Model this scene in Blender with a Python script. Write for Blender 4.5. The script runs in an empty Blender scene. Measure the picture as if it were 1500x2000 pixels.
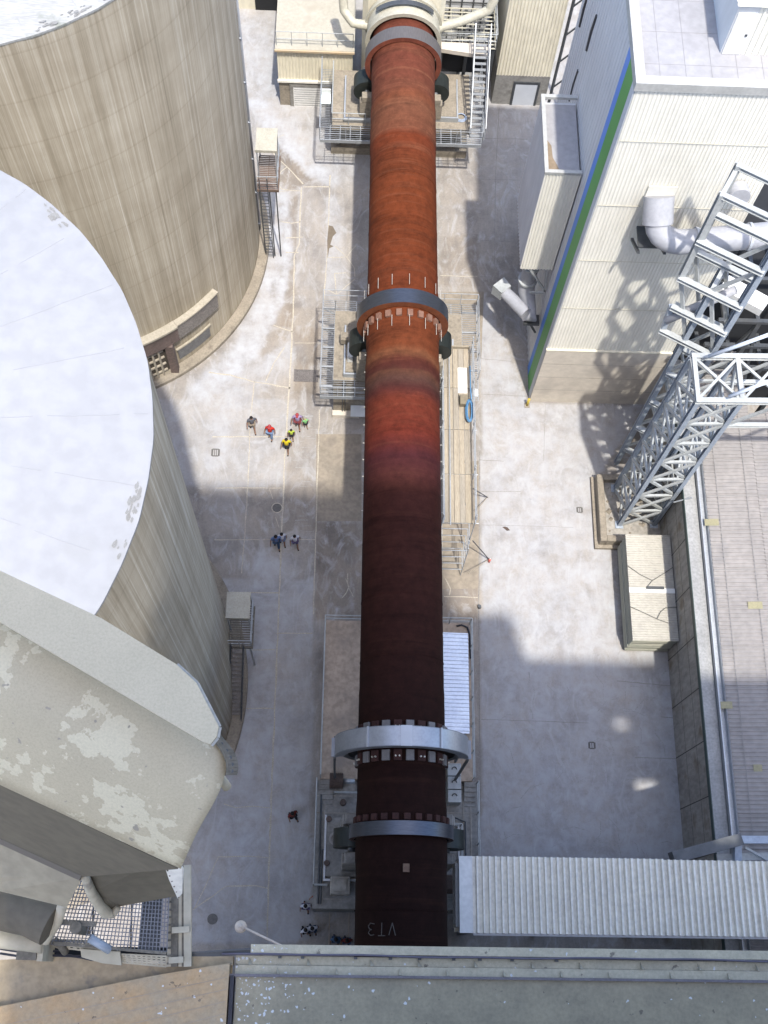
import bpy, bmesh, math, random
import numpy as np
from mathutils import Vector, Matrix
random.seed(7)
S = bpy.context.scene
COL = S.collection
# ------------------------------------------------------------------ camera, sky, sun, exposure
CAMR = Matrix(((0.99918036, -0.02494387, -0.03188135), (0.01143338, 0.92942003, -0.36884643), (0.03883162, 0.36817959, 0.92894343)))
CAMH = 60.0
FPX = 2252.59
cam_d = bpy.data.cameras.new('camera')
cam = bpy.data.objects.new('camera', cam_d)
COL.objects.link(cam)
cam.matrix_world = Matrix.Translation((0, 0, CAMH)) @ CAMR.to_4x4()
cam_d.sensor_fit = 'VERTICAL'
cam_d.sensor_height = 24.0
cam_d.sensor_width = 18.0
cam_d.lens = FPX / 2000 * 24
cam_d.clip_start = 0.02
cam_d.clip_end = 2000
S.camera = cam

SUN = Vector((0.107, -0.38, 1.0)).normalized()
elev = math.asin(SUN.z)
azim = math.atan2(SUN.x, SUN.y)
W = bpy.data.worlds.new("World")
S.world = W
W.use_nodes = True
wn = W.node_tree
bg = wn.nodes['Background']
sky = wn.nodes.new('ShaderNodeTexSky')
sky.sky_type = 'NISHITA'
sky.sun_disc = False
sky.sun_elevation = elev
sky.sun_rotation = azim
sky.dust_density = 2.4
sky.ozone_density = 2.6
wn.links.new(sky.outputs[0], bg.inputs[0])
bg.inputs[1].default_value = 0.15
sun_d = bpy.data.lights.new('sun', 'SUN')
sun_d.energy = 2.0
sun_d.angle = math.radians(1.1)
sun_d.color = (1.0, 0.955, 0.87)
sun = bpy.data.objects.new('sun', sun_d)
COL.objects.link(sun)
sun.rotation_euler = (-SUN).to_track_quat('-Z', 'Y').to_euler()
S.view_settings.view_transform = 'Standard'
S.view_settings.look = 'None'
S.view_settings.exposure = 1.50
S.view_settings.gamma = 1.0
S.render.engine = 'CYCLES'


def at(px, py, z):
    """world point at height z that the photograph shows at (px, py)"""
    r = CAMR @ Vector(((px - 750) / FPX, (1000 - py) / FPX, -1))
    return Vector((0, 0, CAMH)) + r * ((z - CAMH) / r.z)


# ------------------------------------------------------------------ materials
MATS = {}


def mat(name, c1, c2=None, scale=1.5, rough=0.8, metal=0.0, stretch=(1, 1, 1), c3=None, s3=6.0, t3=0.62, bump=0.0, bscale=20.0, detail=6, w3=0.06, spec=0.4, grime=0.0):
    if name in MATS:
        return MATS[name]
    m = bpy.data.materials.new(name)
    m.use_nodes = True
    nt = m.node_tree
    N, L = nt.nodes, nt.links
    b = N['Principled BSDF']
    b.inputs['Roughness'].default_value = rough
    b.inputs['Metallic'].default_value = metal
    b.inputs['Specular IOR Level'].default_value = spec
    geo = N.new('ShaderNodeNewGeometry')
    mp = N.new('ShaderNodeMapping')
    mp.inputs['Scale'].default_value = stretch
    L.new(geo.outputs['Position'], mp.inputs[0])
    out = None
    if c2 is None:
        c2 = tuple(x * 0.8 for x in c1)
    n = N.new('ShaderNodeTexNoise')
    n.inputs['Scale'].default_value = scale
    n.inputs['Detail'].default_value = detail
    n.inputs['Roughness'].default_value = 0.62
    L.new(mp.outputs[0], n.inputs['Vector'])
    r = N.new('ShaderNodeValToRGB')
    r.color_ramp.elements[0].position = 0.32
    r.color_ramp.elements[0].color = (*c1, 1)
    r.color_ramp.elements[1].position = 0.68
    r.color_ramp.elements[1].color = (*c2, 1)
    L.new(n.outputs[0], r.inputs[0])
    out = r.outputs[0]
    if grime > 0:
        ng = N.new('ShaderNodeTexNoise')
        ng.inputs['Scale'].default_value = scale * 7
        ng.inputs['Detail'].default_value = 4
        L.new(mp.outputs[0], ng.inputs['Vector'])
        rg = N.new('ShaderNodeValToRGB')
        rg.color_ramp.elements[0].position = 0.35
        rg.color_ramp.elements[0].color = (1 - grime,) * 3 + (1,)
        rg.color_ramp.elements[1].position = 0.62
        rg.color_ramp.elements[1].color = (1, 1, 1, 1)
        L.new(ng.outputs[0], rg.inputs[0])
        mg = N.new('ShaderNodeMix')
        mg.data_type = 'RGBA'
        mg.blend_type = 'MULTIPLY'
        mg.inputs[0].default_value = 1
        L.new(out, mg.inputs[6])
        L.new(rg.outputs[0], mg.inputs[7])
        out = mg.outputs[2]
    if c3 is not None:
        n3 = N.new('ShaderNodeTexNoise')
        n3.inputs['Scale'].default_value = s3
        n3.inputs['Detail'].default_value = 8
        L.new(geo.outputs['Position'], n3.inputs['Vector'])
        r3 = N.new('ShaderNodeValToRGB')
        r3.color_ramp.elements[0].position = t3
        r3.color_ramp.elements[0].color = (0, 0, 0, 1)
        r3.color_ramp.elements[1].position = t3 + w3
        r3.color_ramp.elements[1].color = (1, 1, 1, 1)
        L.new(n3.outputs[0], r3.inputs[0])
        mx = N.new('ShaderNodeMix')
        mx.data_type = 'RGBA'
        L.new(r3.outputs[0], mx.inputs[0])
        L.new(out, mx.inputs[6])
        mx.inputs[7].default_value = (*c3, 1)
        out = mx.outputs[2]
    L.new(out, b.inputs['Base Color'])
    if bump > 0:
        nb = N.new('ShaderNodeTexNoise')
        nb.inputs['Scale'].default_value = bscale
        nb.inputs['Detail'].default_value = 4
        L.new(geo.outputs['Position'], nb.inputs['Vector'])
        bp = N.new('ShaderNodeBump')
        bp.inputs['Strength'].default_value = bump
        bp.inputs['Distance'].default_value = 0.05
        L.new(nb.outputs[0], bp.inputs['Height'])
        L.new(bp.outputs[0], b.inputs['Normal'])
    MATS[name] = m
    return m


concrete = mat('concrete_tan', (0.31, 0.27, 0.215), (0.235, 0.205, 0.162), 1.3, .9, c3=(0.17, 0.145, 0.115), s3=2.2, t3=.58, w3=.12, bump=.15, grime=.2)
concrete_g = mat('concrete_grey', (0.29, 0.28, 0.26), (0.22, 0.21, 0.195), .9, .9, c3=(0.16, 0.15, 0.138), s3=1.3, t3=.57, w3=.12, bump=.15, grime=.2)
concrete_dk = mat('concrete_stained_panel', (0.38, 0.355, 0.315), (0.28, 0.26, 0.23), .7, .9, stretch=(1, 1, .35), c3=(0.2, 0.165, 0.125), s3=.8, t3=.58, w3=.12, grime=.25)
concrete_band = mat('concrete_base_band', (0.6, 0.545, 0.465), (0.51, 0.46, 0.395), .5, .9, grime=.1, c3=(0.42, 0.38, 0.33), s3=.5, t3=.6, w3=.15)
clad = mat('cream_cladding', (0.8, 0.775, 0.69), (0.74, 0.715, 0.635), .35, .55, grime=.07, stretch=(1, 1, .4))
clad_far = mat('cream_cladding_old', (0.76, 0.71, 0.57), (0.67, 0.62, 0.49), .5, .6, grime=.12, stretch=(1, 1, .4))
clad_side = mat('grey_shade_cladding', (0.63, 0.635, 0.64), (0.555, 0.56, 0.565), .3, .6, stretch=(1, 1, .25), grime=.08)  # greyer copy of the cream, side-wall shade put into its colour
white_paint = mat('white_paint', (.78, .78, .76), (.66, .66, .64), .9, .6, grime=.1)
parapet_white = mat('parapet_white', (.44, .44, .42), (.36, .36, .345), .9, .6, grime=.12)
roof_white = mat('white_roof_sheet', (0.33, 0.325, 0.335), (0.27, 0.265, 0.275), .5, .7, grime=.12)
blue_stripe = mat('blue_stripe', (.095, .25, .66), (.085, .22, .60), .6, .5)
green_stripe = mat('green_stripe', (.09, .33, .08), (.08, .29, .07), .6, .5)
steel = mat('galvanised_steel', (0.46, 0.48, 0.5), (0.37, 0.39, 0.41), 2, .42, .35, grime=.15)
steel_w = mat('pale_painted_steel', (0.42, 0.435, 0.43), (0.34, 0.355, 0.355), 1.0, .5, .0, grime=.15)
steel_b = mat('blue_grey_painted_steel', (0.36, 0.41, 0.47), (0.3, 0.34, 0.4), 1.0, .45, .1, grime=.15)
steel_d = mat('dark_steel', (.10, .105, .11), (.065, .07, .075), 2.5, .5, .4)
steel_dg = mat('dark_green_machinery', (0.028, 0.034, 0.032), (0.018, 0.022, 0.02), 2.5, .5, .3)
grating = mat('steel_grating', (0.4, 0.42, 0.44), (0.32, 0.34, 0.36), 3, .55, .3, grime=.2)
tyre_steel = mat('polished_tyre_steel', (0.1, 0.11, 0.135), (0.07, 0.08, 0.1), 3, .36, .75, stretch=(1, 8, 1))
cover_steel = mat('aluminium_cover', (0.42, 0.435, 0.46), (0.35, 0.365, 0.39), 1.4, .38, .55, grime=.1)
shelter_steel = mat('aluminium_roof_sheet', (.72, .76, .82), (.58, .62, .70), 1.2, .4, .45, grime=.1)
rust_flange = mat('rust_orange', (0.19, 0.055, 0.017), (0.11, 0.03, 0.011), 2.2, .8, grime=.25)
rust_dark = mat('rust_dark', (.055, .02, .016), (.035, .014, .012), 2.2, .85, grime=.25)
rust_brown = mat('rust_brown_steel', (.12, .085, .07), (.085, .06, .05), 2.2, .8, grime=.25)
bolt_white = mat('bright_bolt', (0.62, 0.58, 0.5), (0.5, 0.47, 0.4), 3, .35, .3)
planks = mat('scaffold_boards', (0.4, 0.345, 0.265), (0.32, 0.275, 0.21), 1.2, .85, stretch=(6, .5, 1), grime=.25)
planks_b = mat('scaffold_boards_grey', (0.36, 0.32, 0.26), (0.28, 0.25, 0.205), 1.2, .85, stretch=(6, .5, 1), grime=.25)
hose_blue = mat('blue_hose', (.10, .24, .42), (.08, .2, .36), 3, .5)
pink_guard = mat('faded_pink_guard', (.46, .36, .32), (.38, .29, .26), 2, .7, grime=.15)
silo_white = mat('white_silo_roof', (0.305, 0.306, 0.316), (0.285, 0.287, 0.297), .25, .8, c3=(0.265, 0.266, 0.27), s3=.9, t3=.6, w3=.16, grime=.1)
silo_white_old = mat('weathered_white_silo_roof', (0.36, 0.36, 0.35), (0.29, 0.29, 0.28), .9, .85, c3=(0.2, 0.21, 0.185), s3=1.2, t3=.6, w3=.1, stretch=(.5, 4, 1), grime=.2)
duct_paint = mat('grey_duct_paint', (0.37, 0.375, 0.4), (0.31, 0.315, 0.34), .9, .5, grime=.1)
yellow_panel = mat('yellow_skylight', (0.28, 0.255, 0.15), (0.25, 0.23, 0.14), 2, .6, grime=.15)
hall_roof_m = mat('ribbed_hall_roof', (0.285, 0.265, 0.25), (0.24, 0.225, 0.215), .45, .7, c3=(0.195, 0.187, 0.185), s3=.55, t3=.57, w3=.14, grime=.14)
canopy_m = mat('pale_gallery_roof', (0.86, 0.82, 0.72), (0.78, 0.74, 0.65), .8, .55, grime=.16)
lip_paint = mat('bleached_edge_paint', (0.46, 0.465, 0.455), (0.4, 0.4, 0.37), 3, .75, grime=.2)
hatch = mat('cast_iron_hatch', (.17, .16, .15), (.12, .115, .11), 8, .7, .3, grime=.3)
ropem = mat('grey_rope', (.17, .17, .16), (.12, .12, .11), 8, .9)
greenedge = mat('green_sheet_edge', (0.24, 0.26, 0.21), (0.4, 0.38, 0.32), 14, .7, stretch=(.1, .1, 4))
sheetm = mat('pale_sheet_bundle', (0.44, 0.42, 0.37), (0.38, 0.36, 0.32), .8, .65, grime=.12)
painted_void = mat('painted_void_black', (.02, .021, .024), (.014, .015, .017), 1, .9)  # near-black colour standing in for unlit depths
black_cable = mat('black_cable', (.035, .035, .045), (.02, .02, .03), 5, .6)
dusty_m = mat('dusty_beige_paint', (0.5, 0.45, 0.345), (0.42, 0.38, 0.29), 1.2, .8, c3=(0.25, 0.225, 0.18), s3=4, t3=.62, w3=.1, grime=.15)
dusty_dk = mat('dusty_steel', (0.2, 0.18, 0.145), (0.14, 0.125, 0.1), 3, .8, grime=.3, c3=(.5, .5, .5), s3=30, t3=.7, w3=.03)
lampm = mat('dusty_lamp', (.5, .43, .36), (.4, .34, .28), 8, .7)
glass_shed = mat('pale_metal_sheet', (.75, .78, .8), (.65, .68, .7), 2, .35, .3)


def nodes_of(name, rough=.85):
    m = bpy.data.materials.new(name)
    m.use_nodes = True
    nt = m.node_tree
    b = nt.nodes['Principled BSDF']
    b.inputs['Roughness'].default_value = rough
    b.inputs['Specular IOR Level'].default_value = .35
    return m, nt, nt.nodes, nt.links, b


def ramp(N, stops, interp='LINEAR'):
    r = N.new('ShaderNodeValToRGB')
    cr = r.color_ramp
    cr.interpolation = interp
    while len(cr.elements) < len(stops):
        cr.elements.new(0.5)
    for e, (p, c) in zip(cr.elements, stops):
        e.position = p
        e.color = (*c, 1) if len(c) == 3 else c
    return r


def mixn(N, L, fac, a, bb, mode='MIX'):
    mx = N.new('ShaderNodeMix')
    mx.data_type = 'RGBA'
    mx.blend_type = mode
    for sock, v in ((0, fac), (6, a), (7, bb)):
        if hasattr(v, 'is_linked') or hasattr(v, 'links'):
            L.new(v, mx.inputs[sock])
        elif isinstance(v, tuple):
            mx.inputs[sock].default_value = (*v, 1) if len(v) == 3 else v
        else:
            mx.inputs[sock].default_value = v
    return mx.outputs[2]


def noise(N, L, vec, scale, detail=6, rough=.6):
    n = N.new('ShaderNodeTexNoise')
    n.inputs['Scale'].default_value = scale
    n.inputs['Detail'].default_value = detail
    n.inputs['Roughness'].default_value = rough
    L.new(vec, n.inputs['Vector'])
    return n.outputs[0]


def mapping(N, L, vec, scale, loc=(0, 0, 0)):
    mp = N.new('ShaderNodeMapping')
    mp.inputs['Scale'].default_value = scale
    mp.inputs['Location'].default_value = loc
    L.new(vec, mp.inputs[0])
    return mp.outputs[0]


def ground_material():
    m, nt, N, L, b = nodes_of('worn_concrete_paving', .9)
    geo = N.new('ShaderNodeNewGeometry')
    pos = geo.outputs['Position']
    a_d = N.new('ShaderNodeAttribute'); a_d.attribute_name = 'dust'
    a_t = N.new('ShaderNodeAttribute'); a_t.attribute_name = 'tone'
    base = mixn(N, L, a_t.outputs['Fac'], (.305, .285, .262), (.205, .172, .138))
    # cloudy patches
    r1 = ramp(N, [(.3, (.66, .67, .70)), (.50, (1, 1, 1)), (.70, (1.2, 1.18, 1.15))])
    L.new(noise(N, L, pos, .38, 8, .66), r1.inputs[0])
    base = mixn(N, L, 1.0, base, r1.outputs[0], 'MULTIPLY')
    # streaky sweeping marks
    r2 = ramp(N, [(.34, (.86, .86, .88)), (.6, (1.05, 1.04, 1.03))])
    L.new(noise(N, L, mapping(N, L, pos, (3.2, .7, 1)), 1.0, 7, .7), r2.inputs[0])
    base = mixn(N, L, .8, base, r2.outputs[0], 'MULTIPLY')
    # fine grit
    r3 = ramp(N, [(.3, (.8, .8, .8)), (.6, (1.06, 1.06, 1.06))])
    L.new(noise(N, L, pos, 9, 5, .75), r3.inputs[0])
    base = mixn(N, L, .75, base, r3.outputs[0], 'MULTIPLY')
    # oil stains
    r4 = ramp(N, [(.60, (0, 0, 0)), (.76, (.9, .9, .9))])
    L.new(noise(N, L, mapping(N, L, pos, (1, 1, 1), (31, 7, 0)), .55, 7, .6), r4.inputs[0])
    base = mixn(N, L, r4.outputs[0], base, (.175, .158, .148))
    # whitish swept smears
    ns = N.new('ShaderNodeTexNoise')
    ns.inputs['Scale'].default_value = .55; ns.inputs['Detail'].default_value = 9; ns.inputs['Roughness'].default_value = .66; ns.inputs['Distortion'].default_value = 2.6
    L.new(mapping(N, L, pos, (1.5, .8, 1), (3, 17, 0)), ns.inputs['Vector'])
    r6 = ramp(N, [(.50, (0, 0, 0)), (.72, (.75, .75, .75))])
    L.new(ns.outputs[0], r6.inputs[0])
    base = mixn(N, L, r6.outputs[0], base, (.40, .40, .405))
    # hairline cracks
    vo = N.new('ShaderNodeTexVoronoi')
    vo.feature = 'DISTANCE_TO_EDGE'
    vo.inputs['Scale'].default_value = .32
    wv = N.new('ShaderNodeVectorMath'); wv.operation = 'ADD'
    nz = N.new('ShaderNodeTexNoise'); nz.inputs['Scale'].default_value = 1.2
    L.new(pos, nz.inputs['Vector'])
    L.new(pos, wv.inputs[0]); L.new(nz.outputs['Color'], wv.inputs[1])
    L.new(wv.outputs[0], vo.inputs['Vector'])
    r5 = ramp(N, [(.0, (1, 1, 1)), (.007, (0, 0, 0))])
    L.new(vo.outputs['Distance'], r5.inputs[0])
    gate = ramp(N, [(.5, (0, 0, 0)), (.6, (1, 1, 1))])
    L.new(noise(N, L, pos, .16, 3), gate.inputs[0])
    cr = mixn(N, L, 1.0, r5.outputs[0], gate.outputs[0], 'MULTIPLY')
    cr2 = mixn(N, L, 1.0, cr, (.35, .35, .35), 'MULTIPLY')
    base = mixn(N, L, cr2, base, (.12, .105, .09))
    # cement dust, its bluish tint also lifting the shaded ground
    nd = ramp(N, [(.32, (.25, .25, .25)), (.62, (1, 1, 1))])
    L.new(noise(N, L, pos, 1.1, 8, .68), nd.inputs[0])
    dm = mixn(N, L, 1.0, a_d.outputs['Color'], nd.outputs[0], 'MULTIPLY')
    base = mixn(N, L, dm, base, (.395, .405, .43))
    L.new(base, b.inputs['Base Color'])
    bp = N.new('ShaderNodeBump'); bp.inputs['Strength'].default_value = .12; bp.inputs['Distance'].default_value = .03
    L.new(noise(N, L, pos, 14, 5), bp.inputs['Height'])
    L.new(bp.outputs[0], b.inputs['Normal'])
    return m


def silo_material():
    m, nt, N, L, b = nodes_of('streaked_silo_concrete', .92)
    tc = N.new('ShaderNodeTexCoord')
    pos = tc.outputs['Object']
    r1 = ramp(N, [(.28, (.25, .21, .15)), (.42, (.345, .298, .225)), (.52, (.395, .347, .268)), (.60, (.475, .43, .35)), (.70, (.63, .59, .51))])
    L.new(noise(N, L, mapping(N, L, pos, (7.5, 7.5, .03)), 1.0, 7, .8), r1.inputs[0])
    r2 = ramp(N, [(.36, (.68, .66, .62)), (.54, (1, 1, 1))])
    L.new(noise(N, L, mapping(N, L, pos, (1.6, 1.6, .06), (9, 3, 1)), 1.0, 6, .65), r2.inputs[0])
    c = mixn(N, L, .75, r1.outputs[0], r2.outputs[0], 'MULTIPLY')
    r3 = ramp(N, [(.3, (.82, .8, .77)), (.65, (1.06, 1.06, 1.06))])
    L.new(noise(N, L, mapping(N, L, pos, (.28, .28, .4)), 1.0, 5, .6), r3.inputs[0])
    c = mixn(N, L, .8, c, r3.outputs[0], 'MULTIPLY')
    # slipform lifts: faint rings
    sx = N.new('ShaderNodeSeparateXYZ'); L.new(pos, sx.inputs[0])
    md = N.new('ShaderNodeMath'); md.operation = 'FRACT'
    mu = N.new('ShaderNodeMath'); mu.operation = 'MULTIPLY'; mu.inputs[1].default_value = .42
    L.new(sx.outputs[2], mu.inputs[0]); L.new(mu.outputs[0], md.inputs[0])
    r4 = ramp(N, [(.0, (.88, .87, .85)), (.06, (1, 1, 1))])
    L.new(md.outputs[0], r4.inputs[0])
    c = mixn(N, L, 1.0, c, r4.outputs[0], 'MULTIPLY')
    r5 = ramp(N, [(.62, (1, 1, 1)), (.70, (.74, .72, .68))])
    L.new(noise(N, L, mapping(N, L, pos, (1.1, 1.1, .22), (5, 8, 2)), 1.0, 8, .7), r5.inputs[0])
    c = mixn(N, L, .5, c, r5.outputs[0], 'MULTIPLY')
    L.new(c, b.inputs['Base Color'])
    return m


def kiln_material():
    m, nt, N, L, b = nodes_of('rusted_kiln_shell', .9)
    b.inputs['Specular IOR Level'].default_value = .12
    geo = N.new('ShaderNodeNewGeometry')
    pos = geo.outputs['Position']
    sx = N.new('ShaderNodeSeparateXYZ'); L.new(pos, sx.inputs[0])
    # wobble the bands a little
    wob = N.new('ShaderNodeMath'); wob.operation = 'MULTIPLY_ADD'
    L.new(noise(N, L, mapping(N, L, pos, (.5, .2, .5)), 1.0, 3), wob.inputs[0])
    wob.inputs[1].default_value = 1.0
    L.new(sx.outputs[1], wob.inputs[2])
    mr = N.new('ShaderNodeMapRange')
    mr.inputs['From Min'].default_value = 0.5; mr.inputs['From Max'].default_value = 50.5
    L.new(wob.outputs[0], mr.inputs['Value'])
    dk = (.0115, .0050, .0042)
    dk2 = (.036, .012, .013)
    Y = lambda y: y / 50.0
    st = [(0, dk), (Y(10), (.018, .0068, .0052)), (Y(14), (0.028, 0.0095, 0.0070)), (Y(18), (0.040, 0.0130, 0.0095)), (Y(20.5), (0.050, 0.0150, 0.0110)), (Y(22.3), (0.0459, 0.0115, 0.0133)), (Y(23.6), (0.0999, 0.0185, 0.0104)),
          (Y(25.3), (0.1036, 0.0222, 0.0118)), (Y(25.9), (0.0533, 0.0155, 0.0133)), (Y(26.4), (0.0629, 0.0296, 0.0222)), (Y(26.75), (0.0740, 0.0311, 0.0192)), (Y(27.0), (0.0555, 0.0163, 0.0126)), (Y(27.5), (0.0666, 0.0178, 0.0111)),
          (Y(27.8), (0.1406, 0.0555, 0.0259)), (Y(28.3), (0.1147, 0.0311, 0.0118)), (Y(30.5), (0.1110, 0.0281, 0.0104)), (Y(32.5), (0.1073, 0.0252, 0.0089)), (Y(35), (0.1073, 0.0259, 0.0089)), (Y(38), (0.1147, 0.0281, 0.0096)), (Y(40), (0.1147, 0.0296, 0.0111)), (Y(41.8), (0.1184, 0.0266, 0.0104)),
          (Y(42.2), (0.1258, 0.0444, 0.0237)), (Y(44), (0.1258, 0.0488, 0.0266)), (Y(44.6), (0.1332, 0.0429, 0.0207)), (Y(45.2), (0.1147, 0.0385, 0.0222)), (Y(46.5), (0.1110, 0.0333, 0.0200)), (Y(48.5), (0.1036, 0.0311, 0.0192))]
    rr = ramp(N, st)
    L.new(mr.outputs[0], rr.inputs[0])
    c = rr.outputs[0]
    # pale dust rings around the shell
    rn = ramp(N, [(.52, (0, 0, 0)), (.72, (.75, .75, .75))])
    L.new(noise(N, L, mapping(N, L, pos, (.12, 3.6, .12)), 1.0, 6, .75), rn.inputs[0])
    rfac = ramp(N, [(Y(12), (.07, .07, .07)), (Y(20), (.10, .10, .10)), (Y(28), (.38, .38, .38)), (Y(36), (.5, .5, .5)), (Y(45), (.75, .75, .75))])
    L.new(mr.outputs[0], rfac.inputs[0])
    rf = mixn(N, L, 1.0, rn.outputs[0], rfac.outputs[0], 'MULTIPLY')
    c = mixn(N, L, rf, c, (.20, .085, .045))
    rn2 = ramp(N, [(.30, (.42, .40, .40)), (.48, (1, 1, 1)), (.66, (1.0, 1.0, 1.0)), (.74, (1.35, 1.3, 1.25))])
    L.new(noise(N, L, mapping(N, L, pos, (.15, 1.5, .15), (4, 4, 4)), 1.0, 6, .7), rn2.inputs[0])
    c = mixn(N, L, .7, c, rn2.outputs[0], 'MULTIPLY')
    r3 = ramp(N, [(.3, (.55, .55, .55)), (.65, (1.25, 1.22, 1.2))])
    L.new(noise(N, L, mapping(N, L, pos, (1, 1, 1)), 2.2, 9, .75), r3.inputs[0])
    c = mixn(N, L, .8, c, r3.outputs[0], 'MULTIPLY')
    r4 = ramp(N, [(.35, (.86, .86, .86)), (.6, (1.05, 1.05, 1.05))])
    L.new(noise(N, L, pos, 26, 4, .7), r4.inputs[0])
    c = mixn(N, L, .8, c, r4.outputs[0], 'MULTIPLY')
    L.new(c, b.inputs['Base Color'])
    bp = N.new('ShaderNodeBump'); bp.inputs['Strength'].default_value = .2; bp.inputs['Distance'].default_value = .03
    L.new(noise(N, L, mapping(N, L, pos, (.3, 3, .3)), 3, 5), bp.inputs['Height'])
    L.new(bp.outputs[0], b.inputs['Normal'])
    return m


def peel_material(name, base, base2, worn, blue, thr=.56):
    m, nt, N, L, b = nodes_of(name, .72)
    geo = N.new('ShaderNodeNewGeometry')
    pos = geo.outputs['Position']
    r1 = ramp(N, [(.3, base), (.7, base2)])
    L.new(noise(N, L, pos, 1.4, 6), r1.inputs[0])
    # peeled to an older coat, then to a blue primer; gathered into one region by a large mask
    msk = N.new('ShaderNodeMath'); msk.operation = 'MULTIPLY_ADD'
    big = noise(N, L, mapping(N, L, pos, (1, 1, 1), (2.3, 1.1, 0)), 1.7, 2, .5)
    det = noise(N, L, pos, 8.5, 9, .6)
    L.new(big, msk.inputs[0]); msk.inputs[1].default_value = 1.25; L.new(det, msk.inputs[2])
    ra = ramp(N, [(thr + .52, (0, 0, 0)), (thr + .535, (1, 1, 1))])
    mm = N.new('ShaderNodeMath'); mm.operation = 'MULTIPLY'; mm.inputs[1].default_value = .8
    L.new(msk.outputs[0], mm.inputs[0])
    ra = ramp(N, [(thr * .8 + .505, (0, 0, 0)), (thr * .8 + .513, (1, 1, 1))])
    L.new(mm.outputs[0], ra.inputs[0])
    c = mixn(N, L, ra.outputs[0], r1.outputs[0], worn)
    rb = ramp(N, [(thr * .8 + .5225, (0, 0, 0)), (thr * .8 + .530, (1, 1, 1))])
    L.new(mm.outputs[0], rb.inputs[0])
    c = mixn(N, L, rb.outputs[0], c, blue)
    sp = ramp(N, [(.72, (0, 0, 0)), (.74, (1, 1, 1))])
    L.new(noise(N, L, pos, 11, 3, .4), sp.inputs[0])
    c = mixn(N, L, sp.outputs[0], c, (.30, .27, .22))
    rg = ramp(N, [(.3, (.86, .86, .86)), (.6, (1.04, 1.04, 1.04))])
    L.new(noise(N, L, pos, 60, 3, .7), rg.inputs[0])
    c = mixn(N, L, .8, c, rg.outputs[0], 'MULTIPLY')
    L.new(c, b.inputs['Base Color'])
    return m


def spatter_material(name, c1, c2, centre, radius, dens=.5):
    """dusty surface with white bird droppings, thickest round `centre`"""
    m, nt, N, L, b = nodes_of(name, .88)
    geo = N.new('ShaderNodeNewGeometry')
    pos = geo.outputs['Position']
    r1 = ramp(N, [(.3, c1), (.7, c2)])
    L.new(noise(N, L, mapping(N, L, pos, (3, 3, 1)), 1.0, 8, .65), r1.inputs[0])
    rg = ramp(N, [(.3, (.78, .78, .78)), (.62, (1.06, 1.06, 1.06))])
    L.new(noise(N, L, mapping(N, L, pos, (1, 1, .3)), 26, 5, .7), rg.inputs[0])
    c = mixn(N, L, .8, r1.outputs[0], rg.outputs[0], 'MULTIPLY')
    dk = ramp(N, [(.66, (0, 0, 0)), (.69, (.7, .7, .7))])
    L.new(noise(N, L, mapping(N, L, pos, (9, 9, 2)), 1.0, 5, .6), dk.inputs[0])
    c = mixn(N, L, dk.outputs[0], c, (.10, .085, .075))
    vm = N.new('ShaderNodeVectorMath'); vm.operation = 'DISTANCE'
    fl = mapping(N, L, pos, (1, 1, 1))
    L.new(fl, vm.inputs[0]); vm.inputs[1].default_value = (centre[0], centre[1], centre[2])
    fall = N.new('ShaderNodeMapRange')
    fall.inputs['From Min'].default_value = 0; fall.inputs['From Max'].default_value = radius
    fall.inputs['To Min'].default_value = dens; fall.inputs['To Max'].default_value = .04
    L.new(vm.outputs['Value'], fall.inputs['Value'])
    vo = N.new('ShaderNodeTexVoronoi'); vo.inputs['Scale'].default_value = 24
    vo.inputs['Randomness'].default_value = 1
    wz = N.new('ShaderNodeVectorMath'); wz.operation = 'ADD'
    nz = N.new('ShaderNodeTexNoise'); nz.inputs['Scale'].default_value = 22
    sc = N.new('ShaderNodeVectorMath'); sc.operation = 'SCALE'; sc.inputs['Scale'].default_value = .05
    flat = mapping(N, L, pos, (1, 1, 0))
    L.new(flat, nz.inputs['Vector']); L.new(nz.outputs['Color'], sc.inputs[0])
    L.new(flat, wz.inputs[0]); L.new(sc.outputs[0], wz.inputs[1])
    L.new(wz.outputs[0], vo.inputs['Vector'])
    hs = N.new('ShaderNodeSeparateColor'); L.new(vo.outputs['Color'], hs.inputs[0])
    keep = N.new('ShaderNodeMath'); keep.operation = 'LESS_THAN'
    L.new(hs.outputs[0], keep.inputs[0]); L.new(fall.outputs[0], keep.inputs[1])
    rad = N.new('ShaderNodeMapRange'); rad.inputs['To Min'].default_value = .10; rad.inputs['To Max'].default_value = .42
    L.new(hs.outputs[1], rad.inputs['Value'])
    inside = N.new('ShaderNodeMath'); inside.operation = 'LESS_THAN'
    L.new(vo.outputs['Distance'], inside.inputs[0]); L.new(rad.outputs[0], inside.inputs[1])
    both = N.new('ShaderNodeMath'); both.operation = 'MULTIPLY'
    L.new(keep.outputs[0], both.inputs[0]); L.new(inside.outputs[0], both.inputs[1])
    c = mixn(N, L, both.outputs[0], c, (.58, .585, .58))
    L.new(c, b.inputs['Base Color'])
    return m


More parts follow.
